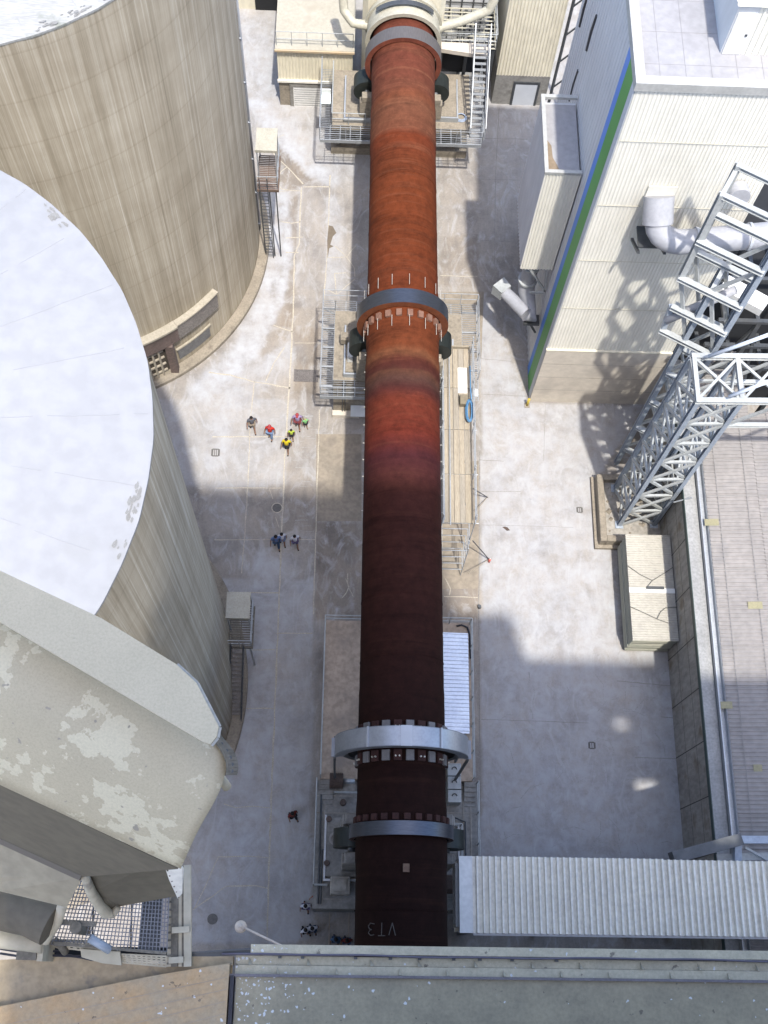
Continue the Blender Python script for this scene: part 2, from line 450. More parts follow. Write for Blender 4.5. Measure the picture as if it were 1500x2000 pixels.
M_ground = ground_material()
M_silo = silo_material()
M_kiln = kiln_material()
M_peel = peel_material('peeling_beige_paint', (.48, .42, .298), (.425, .37, .262), (.57, .515, .375), (.37, .405, .455), .60)
M_collar = peel_material('scuffed_beige_paint', (.56, .485, .345), (.50, .435, .305), (.47, .425, .335), (.46, .49, .51), .74)
M_towerwall = spatter_material('spattered_grey_slab', (.37, .32, .22), (.26, .23, .165), (-1.0, -.2, 47), .85, .95)
M_ledge = spatter_material('spattered_beige_ledge', (.54, .485, .35), (.42, .38, .285), (-1.0, .0, 47), .7, .8)
M_conc_orange = spatter_material('dust_stained_concrete', (.46, .305, .16), (.36, .30, .21), (-40, 0, 47), 1, .05)

# ------------------------------------------------------------------ mesh helpers


class MB:
    def __init__(self):
        self.v = []; self.f = []; self.c = []

    def add(self, vs, fs):
        o = len(self.v)
        self.c.append((o, len(self.f)))
        self.v += [Vector(p) for p in vs]
        self.f += [[i + o for i in q] for q in fs]
        return self

    def box(self, x0, x1, y0, y1, z0, z1):
        return self.add([(x0, y0, z0), (x1, y0, z0), (x1, y1, z0), (x0, y1, z0), (x0, y0, z1), (x1, y0, z1), (x1, y1, z1), (x0, y1, z1)],
                        [(3, 2, 1, 0), (4, 5, 6, 7), (0, 1, 5, 4), (1, 2, 6, 5), (2, 3, 7, 6), (3, 0, 4, 7)])

    def beam(self, a, b, w=.1, h=None, up=(0, 0, 1), ext=0.0):
        a = Vector(a); b = Vector(b)
        h = w if h is None else h
        d = (b - a).normalized()
        a = a - d * ext; b = b + d * ext
        up = Vector(up)
        if abs(d.dot(up)) > .98:
            up = Vector((0, 1, 0))
        s = d.cross(up).normalized(); t = s.cross(d)
        s *= w / 2; t *= h / 2
        return self.add([a - s - t, a + s - t, a + s + t, a - s + t, b - s - t, b + s - t, b + s + t, b - s + t],
                        [(3, 2, 1, 0), (4, 5, 6, 7), (0, 1, 5, 4), (1, 2, 6, 5), (2, 3, 7, 6), (3, 0, 4, 7)])

    def ibeam(self, a, b, w=.2, h=.2, up=(0, 0, 1), t=.03):
        a = Vector(a); b = Vector(b); d = (b - a).normalized(); up = Vector(up)
        if abs(d.dot(up)) > .98:
            up = Vector((0, 1, 0))
        s = d.cross(up).normalized(); u = s.cross(d)
        self.beam(a + u * (h / 2 - t / 2), b + u * (h / 2 - t / 2), w, t, up)
        self.beam(a - u * (h / 2 - t / 2), b - u * (h / 2 - t / 2), w, t, up)
        return self.beam(a, b, t, h - 2 * t - .004, up)

    def tube(self, pts, r, n=10, caps=True, radii=None):
        pts = [Vector(p) for p in pts]
        o = len(self.v)
        self.c.append((o, len(self.f)))
        prev = None
        for i, p in enumerate(pts):
            if i == 0: d = pts[1] - p
            elif i == len(pts) - 1: d = p - pts[i - 1]
            else: d = (pts[i + 1] - p).normalized() + (p - pts[i - 1]).normalized()
            d.normalize()
            if prev is None:
                ref = Vector((0, 0, 1)) if abs(d.z) < .9 else Vector((1, 0, 0))
                s = d.cross(ref).normalized()
            else:
                s = (prev - d * prev.dot(d)).normalized()
            prev = s
            t = d.cross(s)
            rr = radii[i] if radii else r
            for k in range(n):
                a = 2 * math.pi * k / n
                self.v.append(p + (s * math.cos(a) + t * math.sin(a)) * rr)
        for i in range(len(pts) - 1):
            for k in range(n):
                k2 = (k + 1) % n
                self.f.append([o + i * n + k, o + i * n + k2, o + (i + 1) * n + k2, o + (i + 1) * n + k])
        if caps:
            self.f.append([o + k for k in range(n)][::-1])
            e = o + (len(pts) - 1) * n
            self.f.append([e + k for k in range(n)])
        return self

    def disc(self, c, r, z0, z1, n=24, r1=None):
        return self.tube([(c[0], c[1], z0), (c[0], c[1], z1)], r, n, True, [r, r1 or r])

    def prism(self, poly, z0, z1):
        n = len(poly)
        zz0 = z0 if isinstance(z0, (list, tuple)) else [z0] * n
        zz1 = z1 if isinstance(z1, (list, tuple)) else [z1] * n
        vs = [(p[0], p[1], zz0[i]) for i, p in enumerate(poly)] + [(p[0], p[1], zz1[i]) for i, p in enumerate(poly)]
        fs = [list(range(n))[::-1], list(range(n, 2 * n))] + [[i, (i + 1) % n, n + (i + 1) % n, n + i] for i in range(n)]
        return self.add(vs, fs)

    def slab(self, pts, t):
        """flat plate through 3D points, thickness t downwards along its normal"""
        pts = [Vector(p) for p in pts]
        n = len(pts)
        nn = Vector((0, 0, 0))
        for i in range(n):
            nn += (pts[i] - pts[0]).cross(pts[(i + 1) % n] - pts[0])
        nn.normalize()
        vs = pts + [p - nn * t for p in pts]
        return self.add(vs, [list(range(n)), list(range(n, 2 * n))[::-1]] + [[i, n + i, n + (i + 1) % n, (i + 1) % n] for i in range(n)])

    def ribs(self, o, u, v, n, lu, lv, pitch, dep, flat=.5):
        """profiled sheet: ribs run along v, repeat along u, stand out along n"""
        o = Vector(o); u = Vector(u).normalized(); v = Vector(v).normalized(); n = Vector(n).normalized()
        prof = []
        k = max(1, int(round(lu / pitch))); p = lu / k
        for i in range(k):
            x = i * p
            prof += [(x, 0), (x + p * flat, 0), (x + p * (flat + .1), dep), (x + p * .9, dep)]
        prof.append((lu, 0))
        vs = []
        for x, d in prof:
            q = o + u * x + n * d
            vs += [q, q + v * lv]
        m = len(prof)
        return self.add(vs, [(2 * i, 2 * i + 2, 2 * i + 3, 2 * i + 1) for i in range(m - 1)])

    def ring(self, y, cx, cz, r0, r1, w, n=96, a0=0.0, a1=2 * math.pi):
        """annulus round the Y axis from y-w/2 to y+w/2"""
        full = abs(a1 - a0 - 2 * math.pi) < 1e-6
        m = n if full else n + 1
        vs = []
        for i in range(m):
            a = a0 + (a1 - a0) * i / n
            c, s = math.cos(a), math.sin(a)
            for (r, yy) in ((r0, y - w / 2), (r1, y - w / 2), (r1, y + w / 2), (r0, y + w / 2)):
                vs.append((cx + r * c, yy, cz + r * s))
        fs = []
        for i in range(n):
            j = (i + 1) % m
            for k in range(4):
                k2 = (k + 1) % 4
                fs.append((4 * i + k, 4 * j + k, 4 * j + k2, 4 * i + k2))
        if not full:
            fs += [(0, 1, 2, 3), (4 * n + 3, 4 * n + 2, 4 * n + 1, 4 * n)]
        return self.add(vs, fs)

    def build_each(self, name, m, parent=None, per=1):
        """one object for every `per` added pieces"""
        for k in range(0, len(self.c), per):
            v0, f0 = self.c[k]
            v1, f1 = self.c[k + per] if k + per < len(self.c) else (len(self.v), len(self.f))
            b = MB(); b.v = self.v[v0:v1]; b.f = [[i - v0 for i in q] for q in self.f[f0:f1]]
            b.build(name, m, parent)

    def build(self, name, m, parent=None, smooth=False, bevel=0.0):
        off = Vector((0, 0, 0))
        p = parent
        while p is not None:
            off += Vector(p.get('_o', (0, 0, 0))) if False else p.location
            p = p.parent
        me = bpy.data.meshes.new(name)
        me.from_pydata([tuple(q - off) for q in self.v], [], self.f)
        bm = bmesh.new(); bm.from_mesh(me)
        bmesh.ops.recalc_face_normals(bm, faces=bm.faces)
        if bevel > 0:
            bmesh.ops.bevel(bm, geom=bm.edges[:], offset=bevel, segments=1, affect='EDGES')
        bm.to_mesh(me); bm.free()
        me.materials.append(m)
        if smooth:
            for q in me.polygons: q.use_smooth = True
        ob = bpy.data.objects.new(name, me)
        COL.objects.link(ob)
        if parent is not None: ob.parent = parent
        return ob


def smooth_angle(ob, ang=40):
    bm = bmesh.new(); bm.from_mesh(ob.data)
    for e in bm.edges:
        if len(e.link_faces) == 2:
            e.smooth = e.calc_face_angle(0) < math.radians(ang)
    for f in bm.faces: f.smooth = True
    bm.to_mesh(ob.data); bm.free()
    return ob


def tag(o, label, cat, group=None):
    o['label'] = label; o['category'] = cat
    if group: o['group'] = group
    return o


def thing(name, label, cat, loc=(0, 0, 0), group=None):
    o = bpy.data.objects.new(name, None)
    o.empty_display_size = .3
    COL.objects.link(o)
    o.location = loc
    return tag(o, label, cat, group)


def struct(o):
    o['kind'] = 'structure'
    return o


def railing(path, h=1.1, step=1.6, r=.022, closed=False, mids=1):
    b = MB()
    pts = [Vector(p) for p in path]
    if closed: pts.append(pts[0])
    for a, c in zip(pts[:-1], pts[1:]):
        for k in range(mids + 1):
            z = Vector((0, 0, h * (1 - k / (mids + 1))))
            b.tube([a + z, c + z], r, 6)
        n = max(1, int(round((c - a).length / step)))
        for i in range(n + 1):
            q = a.lerp(c, i / n)
            b.tube([q, q + Vector((0, 0, h))], r * .9, 6)
    return b


def grate(x0, x1, y0, y1, z, pitch=.12, bar=.016, th=.03):
    """open bar grating with a bearer frame"""
    b = MB()
    n = max(2, int((y1 - y0) / pitch))
    for i in range(n + 1):
        y = y0 + (y1 - y0) * i / n
        b.box(x0, x1, y - bar / 2, y + bar / 2, z - th, z)
    m = max(1, int(round((x1 - x0) / .6)))
    for i in range(m + 1):
        x = x0 + (x1 - x0) * i / m
        b.box(x - .02, x + .02, y0, y1, z - th * 2.5, z - th - .002)
    return b


# ------------------------------------------------------------------ ground
def seg_dist(P, a, b):
    ab = b - a
    t = np.clip(((P - a) @ ab) / max(ab @ ab, 1e-9), 0, 1)
    return np.linalg.norm(P - (a + t[:, None] * ab), axis=1)


def gpoly(pts): return [np.array(at(x, y, 0)[:2]) for x, y in pts]


def poly_dist(P, pts):
    d = np.full(len(P), 1e9)
    for a, b in zip(pts[:-1], pts[1:]): d = np.minimum(d, seg_dist(P, a, b))
    return d


def in_poly(P, pts):
    ins = np.zeros(len(P), bool)
    n = len(pts)
    for i in range(n):
        a, b = pts[i], pts[(i + 1) % n]
        c = (a[1] > P[:, 1]) != (b[1] > P[:, 1])
        xx = (b[0] - a[0]) * (P[:, 1] - a[1]) / ((b[1] - a[1]) + 1e-12) + a[0]
        ins ^= c & (P[:, 0] < xx)
    return ins


def build_ground():
    x0, x1, y0, y1, st = -14., 20., -1., 62., .2
    nx, ny = int((x1 - x0) / st) + 1, int((y1 - y0) / st) + 1
    xs = np.linspace(x0, x1, nx); ys = np.linspace(y0, y1, ny)
    # outer ring so that one sheet runs to the horizon
    xs = np.concatenate([[-900, -200, -60, -25], xs, [30, 60, 200, 900]]); ys = np.concatenate([[-900, -200, -60, -15], ys, [75, 100, 250, 900]])
    nx, ny = len(xs), len(ys)
    X, Yv = np.meshgrid(xs, ys)
    P = np.stack([X.ravel(), Yv.ravel()], 1)
    dust = np.zeros(len(P)); tone = np.full(len(P), .25)

    def soft(d, w, s): return np.clip(1 - (d - w) / s, 0, 1)
    for pts, w, s, a in (([(500, 200), (560, 280), (615, 330), (645, 350)], .35, .7, .95), ([(538, 390), (548, 500), (528, 590), (480, 690), (400, 765)], .55, .7, .95),
                         ([(560, 690), (480, 735), (430, 830), (420, 900)], .4, 1.2, .7), ([(485, 1310), (478, 1400), (440, 1530)], .25, .6, .75), ([(520, 1100), (505, 1400), (470, 1700)], .5, 1.6, .75), ([(590, 1250), (580, 1500), (560, 1700)], .2, .9, .45), ([(430, 950), (470, 1100)], .4, 1.0, .5),
                         ([(640, 400), (650, 560)], .5, .6, .55), ([(600, 380), (600, 580)], .5, .5, .45), ([(560, 150), (600, 260), (690, 310)], 1.2, 1.8, .6), ([(500, 60), (520, 180)], .8, 1.5, .6)):
        dust = np.maximum(dust, a * soft(poly_dist(P, gpoly(pts)), w, s))
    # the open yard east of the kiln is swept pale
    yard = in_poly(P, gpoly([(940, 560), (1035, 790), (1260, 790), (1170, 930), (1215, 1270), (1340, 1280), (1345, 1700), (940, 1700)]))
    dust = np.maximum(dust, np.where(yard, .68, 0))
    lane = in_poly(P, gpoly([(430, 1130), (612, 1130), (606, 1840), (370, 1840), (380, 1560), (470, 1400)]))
    dust = np.maximum(dust, np.where(lane, .6, 0))  # dusty lane, paled further to brighten the shaded ground
    far = np.clip((P[:, 1] - 44) / 8, 0, 1) * .45
    dust = np.maximum(dust, far)
    left = in_poly(P, gpoly([(310, 780), (620, 780), (620, 950), (360, 950)]))
    dust = np.maximum(dust, np.where(left, .42, 0))
    # worn truck lane, darker strip and single slabs
    for pts, t in (([(575, 640), (626, 640), (620, 770), (571, 770)], .8), ([(571, 770), (620, 770), (616, 1040), (553, 1040)], .55), ([(592, 365), (645, 345), (634, 640), (574, 640)], .42), ([(539, 400), (585, 380), (574, 640), (525, 640)], .8),
                   ([(561, 326), (592, 360), (560, 372), (538, 353)], .75), ([(512, 265), (560, 300), (610, 352), (592, 360), (541, 309)], 1.0), ([(618, 850), (705, 850), (705, 1018), (616, 1018)], .25), ([(614, 1020), (707, 1020), (703, 1210), (612, 1210)], .75), ([(866, 1080), (935, 1080), (935, 1210), (864, 1210)], .8),
                   ([(862, 460), (935, 460), (935, 560), (862, 560)], .6), ([(860, 290), (938, 290), (936, 400), (860, 400)], .4), ([(360, 955), (560, 955), (548, 1160), (430, 1160)], .4),
                   ([(380, 1775), (427, 1673), (525, 1673), (524, 1800), (420, 1830)], .5), ([(520, 640), (570, 650), (520, 745), (500, 740)], .6)):
        tone = np.where(in_poly(P, gpoly(pts)), t, tone)
        dust = np.where(in_poly(P, gpoly(pts)) & (dust < .6), dust * .4, dust)
    # tan apron slab beside the second pier
    me = bpy.data.meshes.new('ground')
    idx = np.arange(nx * ny).reshape(ny, nx)
    F = np.stack([idx[:-1, :-1], idx[:-1, 1:], idx[1:, 1:], idx[1:, :-1]], -1).reshape(-1, 4)
    me.from_pydata([(p[0], p[1], 0.0) for p in P.tolist()], [], F.tolist())
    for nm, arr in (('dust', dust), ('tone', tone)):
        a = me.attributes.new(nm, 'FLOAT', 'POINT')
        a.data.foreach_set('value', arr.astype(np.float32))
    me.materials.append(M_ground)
    o = bpy.data.objects.new('ground', me); COL.objects.link(o)
    struct(o)


build_ground()


def ribbon(b, pts, w, z=.004, jit=.02):
    P = []
    for a, c in zip(pts[:-1], pts[1:]):
        a = Vector((a[0], a[1], 0)); c = Vector((c[0], c[1], 0))
        n = max(1, int((c - a).length / .35))
        for i in range(n): P.append(a.lerp(c, i / n))
    P.append(Vector((pts[-1][0], pts[-1][1], 0)))
    for i in range(1, len(P) - 1):
        P[i] += Vector((random.uniform(-jit, jit), random.uniform(-jit, jit), 0))
    vs = []
    for i, p in enumerate(P):
        d = (P[min(i + 1, len(P) - 1)] - P[max(i - 1, 0)]).normalized()
        s = Vector((-d.y, d.x, 0)) * (w / 2 * random.uniform(.6, 1.25))
        vs += [(p + s + Vector((0, 0, z))), (p - s + Vector((0, 0, z)))]
    b.add(vs, [(2 * i, 2 * i + 1, 2 * i + 3, 2 * i + 2) for i in range(len(P) - 1)])


seal = mat('pale_joint_sealant', (0.5, 0.455, 0.375), (0.4, 0.36, 0.295), 2.5, .9, grime=.3)
crackm = mat('dark_joint', (0.225, 0.21, 0.195), (0.27, 0.255, 0.24), 2.5, .9, grime=.3)
chalk = mat('chalk_scuffs', (0.38, 0.375, 0.365), (0.31, 0.305, 0.3), 2.5, .9, grime=.3)
jb = MB()
for pts, w in (([(589, 365), (584, 476), (575, 500), (573, 600), (565, 760), (556, 900), (548, 1100), (540, 1300), (532, 1500), (525, 1700), (522, 1830)], .085),
               ([(645, 342), (642, 433), (639, 500), (632, 590)], .07), ([(624, 800), (618, 1000), (612, 1200)], .06),
               ([(512, 268), (541, 309), (561, 326), (592, 359)], .08), ([(592, 365), (645, 365)], .07), ([(561, 326), (550, 334), (537, 353), (550, 369), (570, 372), (589, 373)], .06), ([(538, 376), (560, 373)], .05),
               ([(550, 433), (570, 436), (587, 433)], .08), ([(558, 465), (592, 463)], .07), ([(558, 493), (583, 493)], .07), ([(534, 273), (555, 263)], .06),
               ([(654, 480), (677, 502), (695, 480)], .06), ([(677, 502), (692, 524), (693, 540)], .05), ([(653, 534), (675, 533)], .05), ([(653, 534), (658, 575)], .06), ([(639, 566), (658, 575), (693, 545)], .06), ([(640, 503), (652, 503), (677, 502)], .05),
               ([(534, 635), (574, 649)], .06), ([(556, 678), (535, 710), (519, 745)], .06), ([(408, 727), (450, 733), (494, 745), (566, 758)], .09), ([(497, 745), (490, 810), (484, 950), (477, 1060), (472, 1120)], .05), ([(415, 853), (559, 853)], .075),
               ([(576, 670), (628, 670)], .05), ([(420, 953), (550, 953)], .06), ([(418, 1054), (547, 1054), (617, 1054)], .05), ([(463, 1157), (545, 1158)], .06), ([(481, 1269), (537, 1269)], .06), ([(540, 1237), (560, 1237), (610, 1237)], .05), ([(481, 1384), (534, 1384)], .05),
               ([(437, 1570), (460, 1578), (497, 1575), (528, 1578)], .05), ([(380, 1775), (427, 1673), (500, 1673), (524, 1675)], .05), ([(377, 1777), (443, 1730), (500, 1730), (523, 1735)], .06), ([(526, 955), (533, 975)], .04), ([(538, 1010), (545, 1030)], .04),
               ([(867, 1165), (933, 1167)], .05), ([(675, 1130), (681, 1145), (677, 1158), (668, 1168)], .05), ([(679, 1120), (680, 1145), (690, 1165)], .04), ([(860, 538), (932, 540)], .06), ([(870, 1130), (880, 1150), (878, 1163)], .05)):
    ribbon(jb, gpoly(pts), w)
struct(jb.build('pavement_joints', seal))
cb = MB()
for pts, w in (([(935, 898), (984, 901)], .03), ([(940, 960), (1017, 960)], .03), ([(940, 1025), (1120, 1030)], .02), ([(937, 880), (935, 1200), (938, 1640)], .05), ([(940, 1405), (1150, 1412)], .025), ([(1205, 1330), (1316, 1340)], .03), ([(1240, 1480), (1325, 1482)], .03), ([(1290, 1400), (1322, 1403)], .03),
               ([(940, 770), (1030, 774)], .03), ([(936, 700), (1000, 706)], .025), ([(938, 540), (1015, 545)], .04), ([(938, 470), (1015, 472)], .03), ([(938, 350), (1015, 352)], .03), ([(938, 270), (1030, 272)], .04), ([(975, 210), (968, 340), (965, 540)], .03), ([(1065, 790), (1062, 900)], .02)):
    ribbon(cb, gpoly(pts), w, .004, .015)
struct(cb.build('pavement_crack', crackm))
sb = MB()
for i in range(26):
    y = random.uniform(800, 1050); x = random.uniform(570, 590)
    ribbon(sb, gpoly([(x, y), (x + random.uniform(8, 32), y + random.uniform(-2, 2))]), random.uniform(.015, .045), .006)
for i in range(40):
    x, y = random.uniform(400, 615), random.uniform(780, 1250)
    a = random.uniform(0, 3.1)
    ribbon(sb, gpoly([(x, y), (x + 14 * math.cos(a), y + 14 * math.sin(a))]), random.uniform(.01, .03), .006, .04)
for i in range(60):
    x, y = random.uniform(950, 1300), random.uniform(1300, 1660)
    a = random.uniform(-.5, .5) + (1.2 if random.random() < .5 else -.4)
    ln = random.uniform(20, 60)
    ribbon(sb, gpoly([(x, y), (x + ln * .5 * math.cos(a), y + ln * .5 * math.sin(a)), (x + ln * math.cos(a + .3), y + ln * math.sin(a + .3))]), random.uniform(.02, .05), .006, .03)
struct(sb.build('pavement_scuffs', chalk))
# damp stain by the path
pb = MB()
pts = [at(x, y, 0) for x, y in ((642, 440), (650, 442), (657, 455), (650, 462), (645, 478), (652, 481), (643, 485), (640, 505), (639, 470))]
pb.add([(p.x, p.y, .005) for p in pts], [list(range(len(pts)))])
struct(pb.build('pavement_stain', mat('damp_sediment', (0.16, 0.13, 0.095), (0.125, 0.1, 0.075), 3, .7)))
pb = MB()
for pts, in (([(618, 848), (706, 848), (706, 1018), (616, 1018)],), ([(866, 900), (935, 900), (935, 1150), (864, 1150)],), ([(862, 570), (945, 570), (940, 700), (862, 700)],)):
    q = [at(x, y, 0) for x, y in pts]
    pb.add([(p.x, p.y, .003) for p in q], [list(range(len(q)))])
struct(pb.build('pavement_patch', mat('tan_apron_slab', (0.31, 0.265, 0.21), (0.235, 0.205, 0.165), .6, .92, c3=(0.185, 0.16, 0.135), s3=.8, t3=.56, w3=.16, grime=.2)))


def hatch_at(px, py, w, l, label, name='drain_cover', kind='grate'):
    p = at(px, py, 0)
    t = thing(name, label, 'drain cover' if kind == 'grate' else 'manhole', (p.x, p.y, 0))
    f = MB()
    if kind == 'grate':
        for s in (-1, 1):
            f.box(p.x + s * w / 2 - .03, p.x + s * w / 2 + .03, p.y - l / 2, p.y + l / 2, 0.002, .02)
            f.box(p.x - w / 2 + .032, p.x + w / 2 - .032, p.y + s * l / 2 - .03, p.y + s * l / 2 + .03, 0.002, .02)
        f.build('frame', hatch, t)
        g = MB()
        n = max(3, int(w / .09))
        for i in range(n):
            x = p.x - w / 2 + .05 + (w - .1) * i / (n - 1)
            g.box(x - .02, x + .02, p.y - l / 2 + .034, p.y + l / 2 - .034, .002, .014)
        g.build('grating', hatch, t)
    else:
        f.ring(0, 0, 0, w * .42, w * .5, .02, 28)
        f.v = [Vector((p.x + q.x, p.y + q.z, .012 + q.y)) for q in f.v]
        f.build('frame', seal if kind == 'pale' else hatch, t)
        g = MB(); g.disc((p.x, p.y), w * .41, .002, .014, 24)
        g.build('lid', hatch, t)


hatch_at(1156, 1456, .32, .32, 'small square black drain grating alone in the shaded yard', kind='grate')
hatch_at(1132, 996, .30, .30, 'faint square drain grating in the sunlit yard left of the truss pit', kind='grate')
hatch_at(421, 884, .42, .42, 'square drain grating near the foot of the nearest silo', kind='grate')
hatch_at(541, 992, .62, .62, 'round manhole with pale ring beside the long path joint', 'manhole_cover', 'pale')
hatch_at(415, 1795, .5, .5, 'dark round manhole in the shade near the hanging floodlight', 'manhole_cover', 'round')
t = thing('pit_cover', 'dark rectangular steel plate over a pit beside the middle kiln pier', 'pit cover', at(598, 734, 0))
p = at(598, 734, 0)
MB().box(p.x - .72, p.x + .72, p.y - .40, p.y + .40, .002, .02).build('plate', mat('dark_pit_plate', (0.17, 0.155, 0.15), (0.13, 0.118, 0.115), 2, .8, grime=.3), t)
MB().ring(0, 0, 0, .06, .11, .02, 14).build('lift_ring', chalk, t).location = (0, .02, .022)

# ------------------------------------------------------------------ silos
SILO_C = [(-16.55, 13.58), (-16.55, 41.2)]


def cyl_wall(cx, cy, r, z0, z1, n=160):
    b = MB()
    vs = []
    rows = [z0, z1]
    for z in rows:
        for i in range(n):
            a = 2 * math.pi * i / n
            vs.append((cx + r * math.cos(a), cy + r * math.sin(a), z))
    b.add(vs, [(i, (i + 1) % n, n + (i + 1) % n, n + i) for i in range(n)])
    return b


def silo(i, r, h, label, roofmat):
    cx, cy = SILO_C[i]
    t = thing('concrete_silo', label, 'silo', (cx, cy, 0))
    cyl_wall(cx, cy, r, 0, h - .12).build('wall', M_silo, t, True)
    rb = MB()
    n = 256; vs = []; fs = []
    prof = [(r + .03, h - .118), (r + .03, h - .02), (r - .06, h), (r * .6, h + .45), (r * .2, h + .85), (.01, h + .9)]
    for (rr, z) in prof:
        for k in range(n):
            a = 2 * math.pi * k / n
            w = .014 * math.sin(a * 41) * math.sin(a * 13 + 1) if rr > r * .9 else 0
            vs.append((cx + (rr + w) * math.cos(a), cy + (rr + w) * math.sin(a), z))
    for j in range(len(prof) - 1):
        for k in range(n):
            k2 = (k + 1) % n
            fs.append((j * n + k, j * n + k2, (j + 1) * n + k2, (j + 1) * n + k))
    rb.add(vs, fs)
    roof = rb.build('roof', roofmat, t, True)
    smooth_angle(roof, 35)
    # sealed joints of the roof membrane
    jn = MB()
    for q in range(30):
        a = 2 * math.pi * q / 30 + .11
        last = None
        for k in range(20):
            rad = r * .3 + (r * .69) * k / 19
            zz = h + np.interp(rad, [0, r * .2, r * .6, r - .06], [.9, .85, .45, 0]) + .004
            cur = Vector((cx + rad * math.cos(a) + random.uniform(-.015, .015), cy + rad * math.sin(a) + random.uniform(-.015, .015), zz))
            if last is not None and random.random() < .8:
                jn.beam(last, cur, .022, .008)
            last = cur
    jn.build('roof_seam', mat('roof_seam_grey', (0.255, 0.258, 0.27), (0.28, 0.283, 0.295), 3, .8), roof)['kind'] = 'stuff'
    bl_ = MB()
    ctr_ = [random.uniform(-1.2, .9) for _ in range(13)]
    for q in range(85):
        a = random.choice(ctr_) + random.gauss(0, .022); rad = r - random.uniform(.06, .36)
        zz = h + np.interp(rad, [0, r * .2, r * .6, r - .06], [.9, .85, .45, 0]) + .014
        pn = 9; s0 = random.uniform(.03, .12)
        bl_.add([(cx + (rad + s0 * .6 * random.uniform(.5, 1.2) * math.cos(k * 6.283 / pn)) * math.cos(a + s0 * 1.3 / r * random.uniform(.5, 1.4) * math.sin(k * 6.283 / pn)), cy + (rad + s0 * .6 * random.uniform(.5, 1.2) * math.cos(k * 6.283 / pn)) * math.sin(a + s0 * 1.3 / r * random.uniform(.5, 1.4) * math.sin(k * 6.283 / pn)), zz + q * .0004) for k in range(pn)], [list(range(pn))])
    bl_.build('roof_patch', mat('bare_roof_patch', (0.24, 0.238, 0.23), (0.205, 0.2, 0.19), 6, .9, grime=.2), roof)['kind'] = 'stuff'
    pl = MB()
    n = 128
    vs = []
    for (rr, z) in ((r + .02, .0), (r + .62, .0), (r + .62, .28), (r + .56, .34), (r + .02, .34)):
        for k in range(n):
            a = 2 * math.pi * k / n
            vs.append((cx + rr * math.cos(a), cy + rr * math.sin(a), z))
    pl.add(vs, [(j * n + k, j * n + (k + 1) % n, (j + 1) * n + (k + 1) % n, (j + 1) * n + k) for j in range(4) for k in range(n)])
    smooth_angle(pl.build('plinth', concrete, t), 30)
    return t


R1, R2 = 10.94, 10.75
s1 = silo(0, R1, 30, 'near concrete silo with clean bluish white roof filling the left edge', silo_white)
s2 = silo(1, R2, 26.9, 'far concrete silo behind with mossy roof rim and a recessed loading gate', silo_white_old)


def arc_box(b, c, r0, r1, a0, a1, z0, z1, n=16):
    for k in range(n):
        a, d = a0 + (a1 - a0) * k / n, a0 + (a1 - a0) * (k + 1) / n
        q = [(c[0] + r * math.cos(x), c[1] + r * math.sin(x)) for r, x in ((r0, a), (r1, a), (r1, d), (r0, d))]
        b.prism(q, z0, z1)
    return b


def ang(px, py, z, c):
    p = at(px, py, z)
    return math.atan2(p.y - c[1], p.x - c[0])


c2 = SILO_C[1]
aL, aR = ang(285, 690, 4, c2), ang(432, 590, 4, c2)
aP = ang(352, 735, .4, c2)
lint = MB()
arc_box(lint, c2, R2 + .01, R2 + .38, aL - .05, aP + .06, 3.3, 4.7, 10)
lint.build('gate_lintel', mat('brown_lintel_steel', (.17, .125, .11), (.12, .09, .08), 1.5, .75, grime=.3), s2)
lint = MB()
arc_box(lint, c2, R2 + .01, R2 + .30, aP + .062, aR, 3.3, 4.7, 14)
lint.build('canopy_beam', mat('grey_canopy_beam', (.27, .245, .225), (.20, .18, .165), 1.5, .8, grime=.35), s2)
cap = MB()
arc_box(cap, c2, R2 + .01, R2 + .50, aL - .05, aP + .06, 4.702, 4.86, 10)
arc_box(cap, c2, R2 + .01, R2 + .40, aP + .062, aR + .004, 4.702, 4.82, 14)
cap.build('lintel_flashing', mat('beige_flashing', (0.4, 0.36, 0.29), (0.33, 0.3, 0.235), 1.5, .75, grime=.2), s2)
post = MB()
pp = (c2[0] + (R2 + .25) * math.cos(aP), c2[1] + (R2 + .25) * math.sin(aP))
post.box(pp[0] - .22, pp[0] + .22, pp[1] - .2, pp[1] + .2, .341, 3.298)
post.build('gate_post', MATS['brown_lintel_steel'], s2)
gate = MB()
for k in range(4):
    arc_box(gate, c2, R2 + .05, R2 + .15, aL - .03, aP - .035, .6 + .7 * k, .72 + .7 * k, 5)
for k in range(3):
    a = aL - .01 + (aP - .03 - aL) * (k + .3) / 3
    q = (c2[0] + (R2 + .2) * math.cos(a), c2[1] + (R2 + .2) * math.sin(a))
    gate.box(q[0] - .05, q[0] + .05, q[1] - .05, q[1] + .05, .345, 3.25)
gate.build('gate', mat('beige_gate_bars', (0.42, 0.375, 0.3), (0.34, 0.3, 0.24), 2, .7, grime=.2), s2)
rec = MB()
arc_box(rec, c2, R2 + .008, R2 + .03, aL - .06, aP - .012, .36, 3.28, 6)
rec.build('gate_opening', mat('painted_recess_shade', (.09, .075, .06), (.06, .05, .042), 2, .9), s2)  # dark sheet on the wall, recess shade put into its colour
win = MB()
a0, a1 = ang(366, 722, .6, c2), ang(424, 668, .6, c2)
arc_box(win, c2, R2 + .01, R2 + .06, a0, a1, .8, 1.9, 8)
win.build('vent_strip', mat('grey_vent_strip', (.20, .20, .20), (.13, .13, .135), 3, .6, grime=.4), s2)
sill = MB()
arc_box(sill, c2, R2 + .01, R2 + .13, a0 - .01, a1 + .01, 1.9, 2.02, 8)
sill.build('vent_sill', MATS['beige_flashing'], s2)
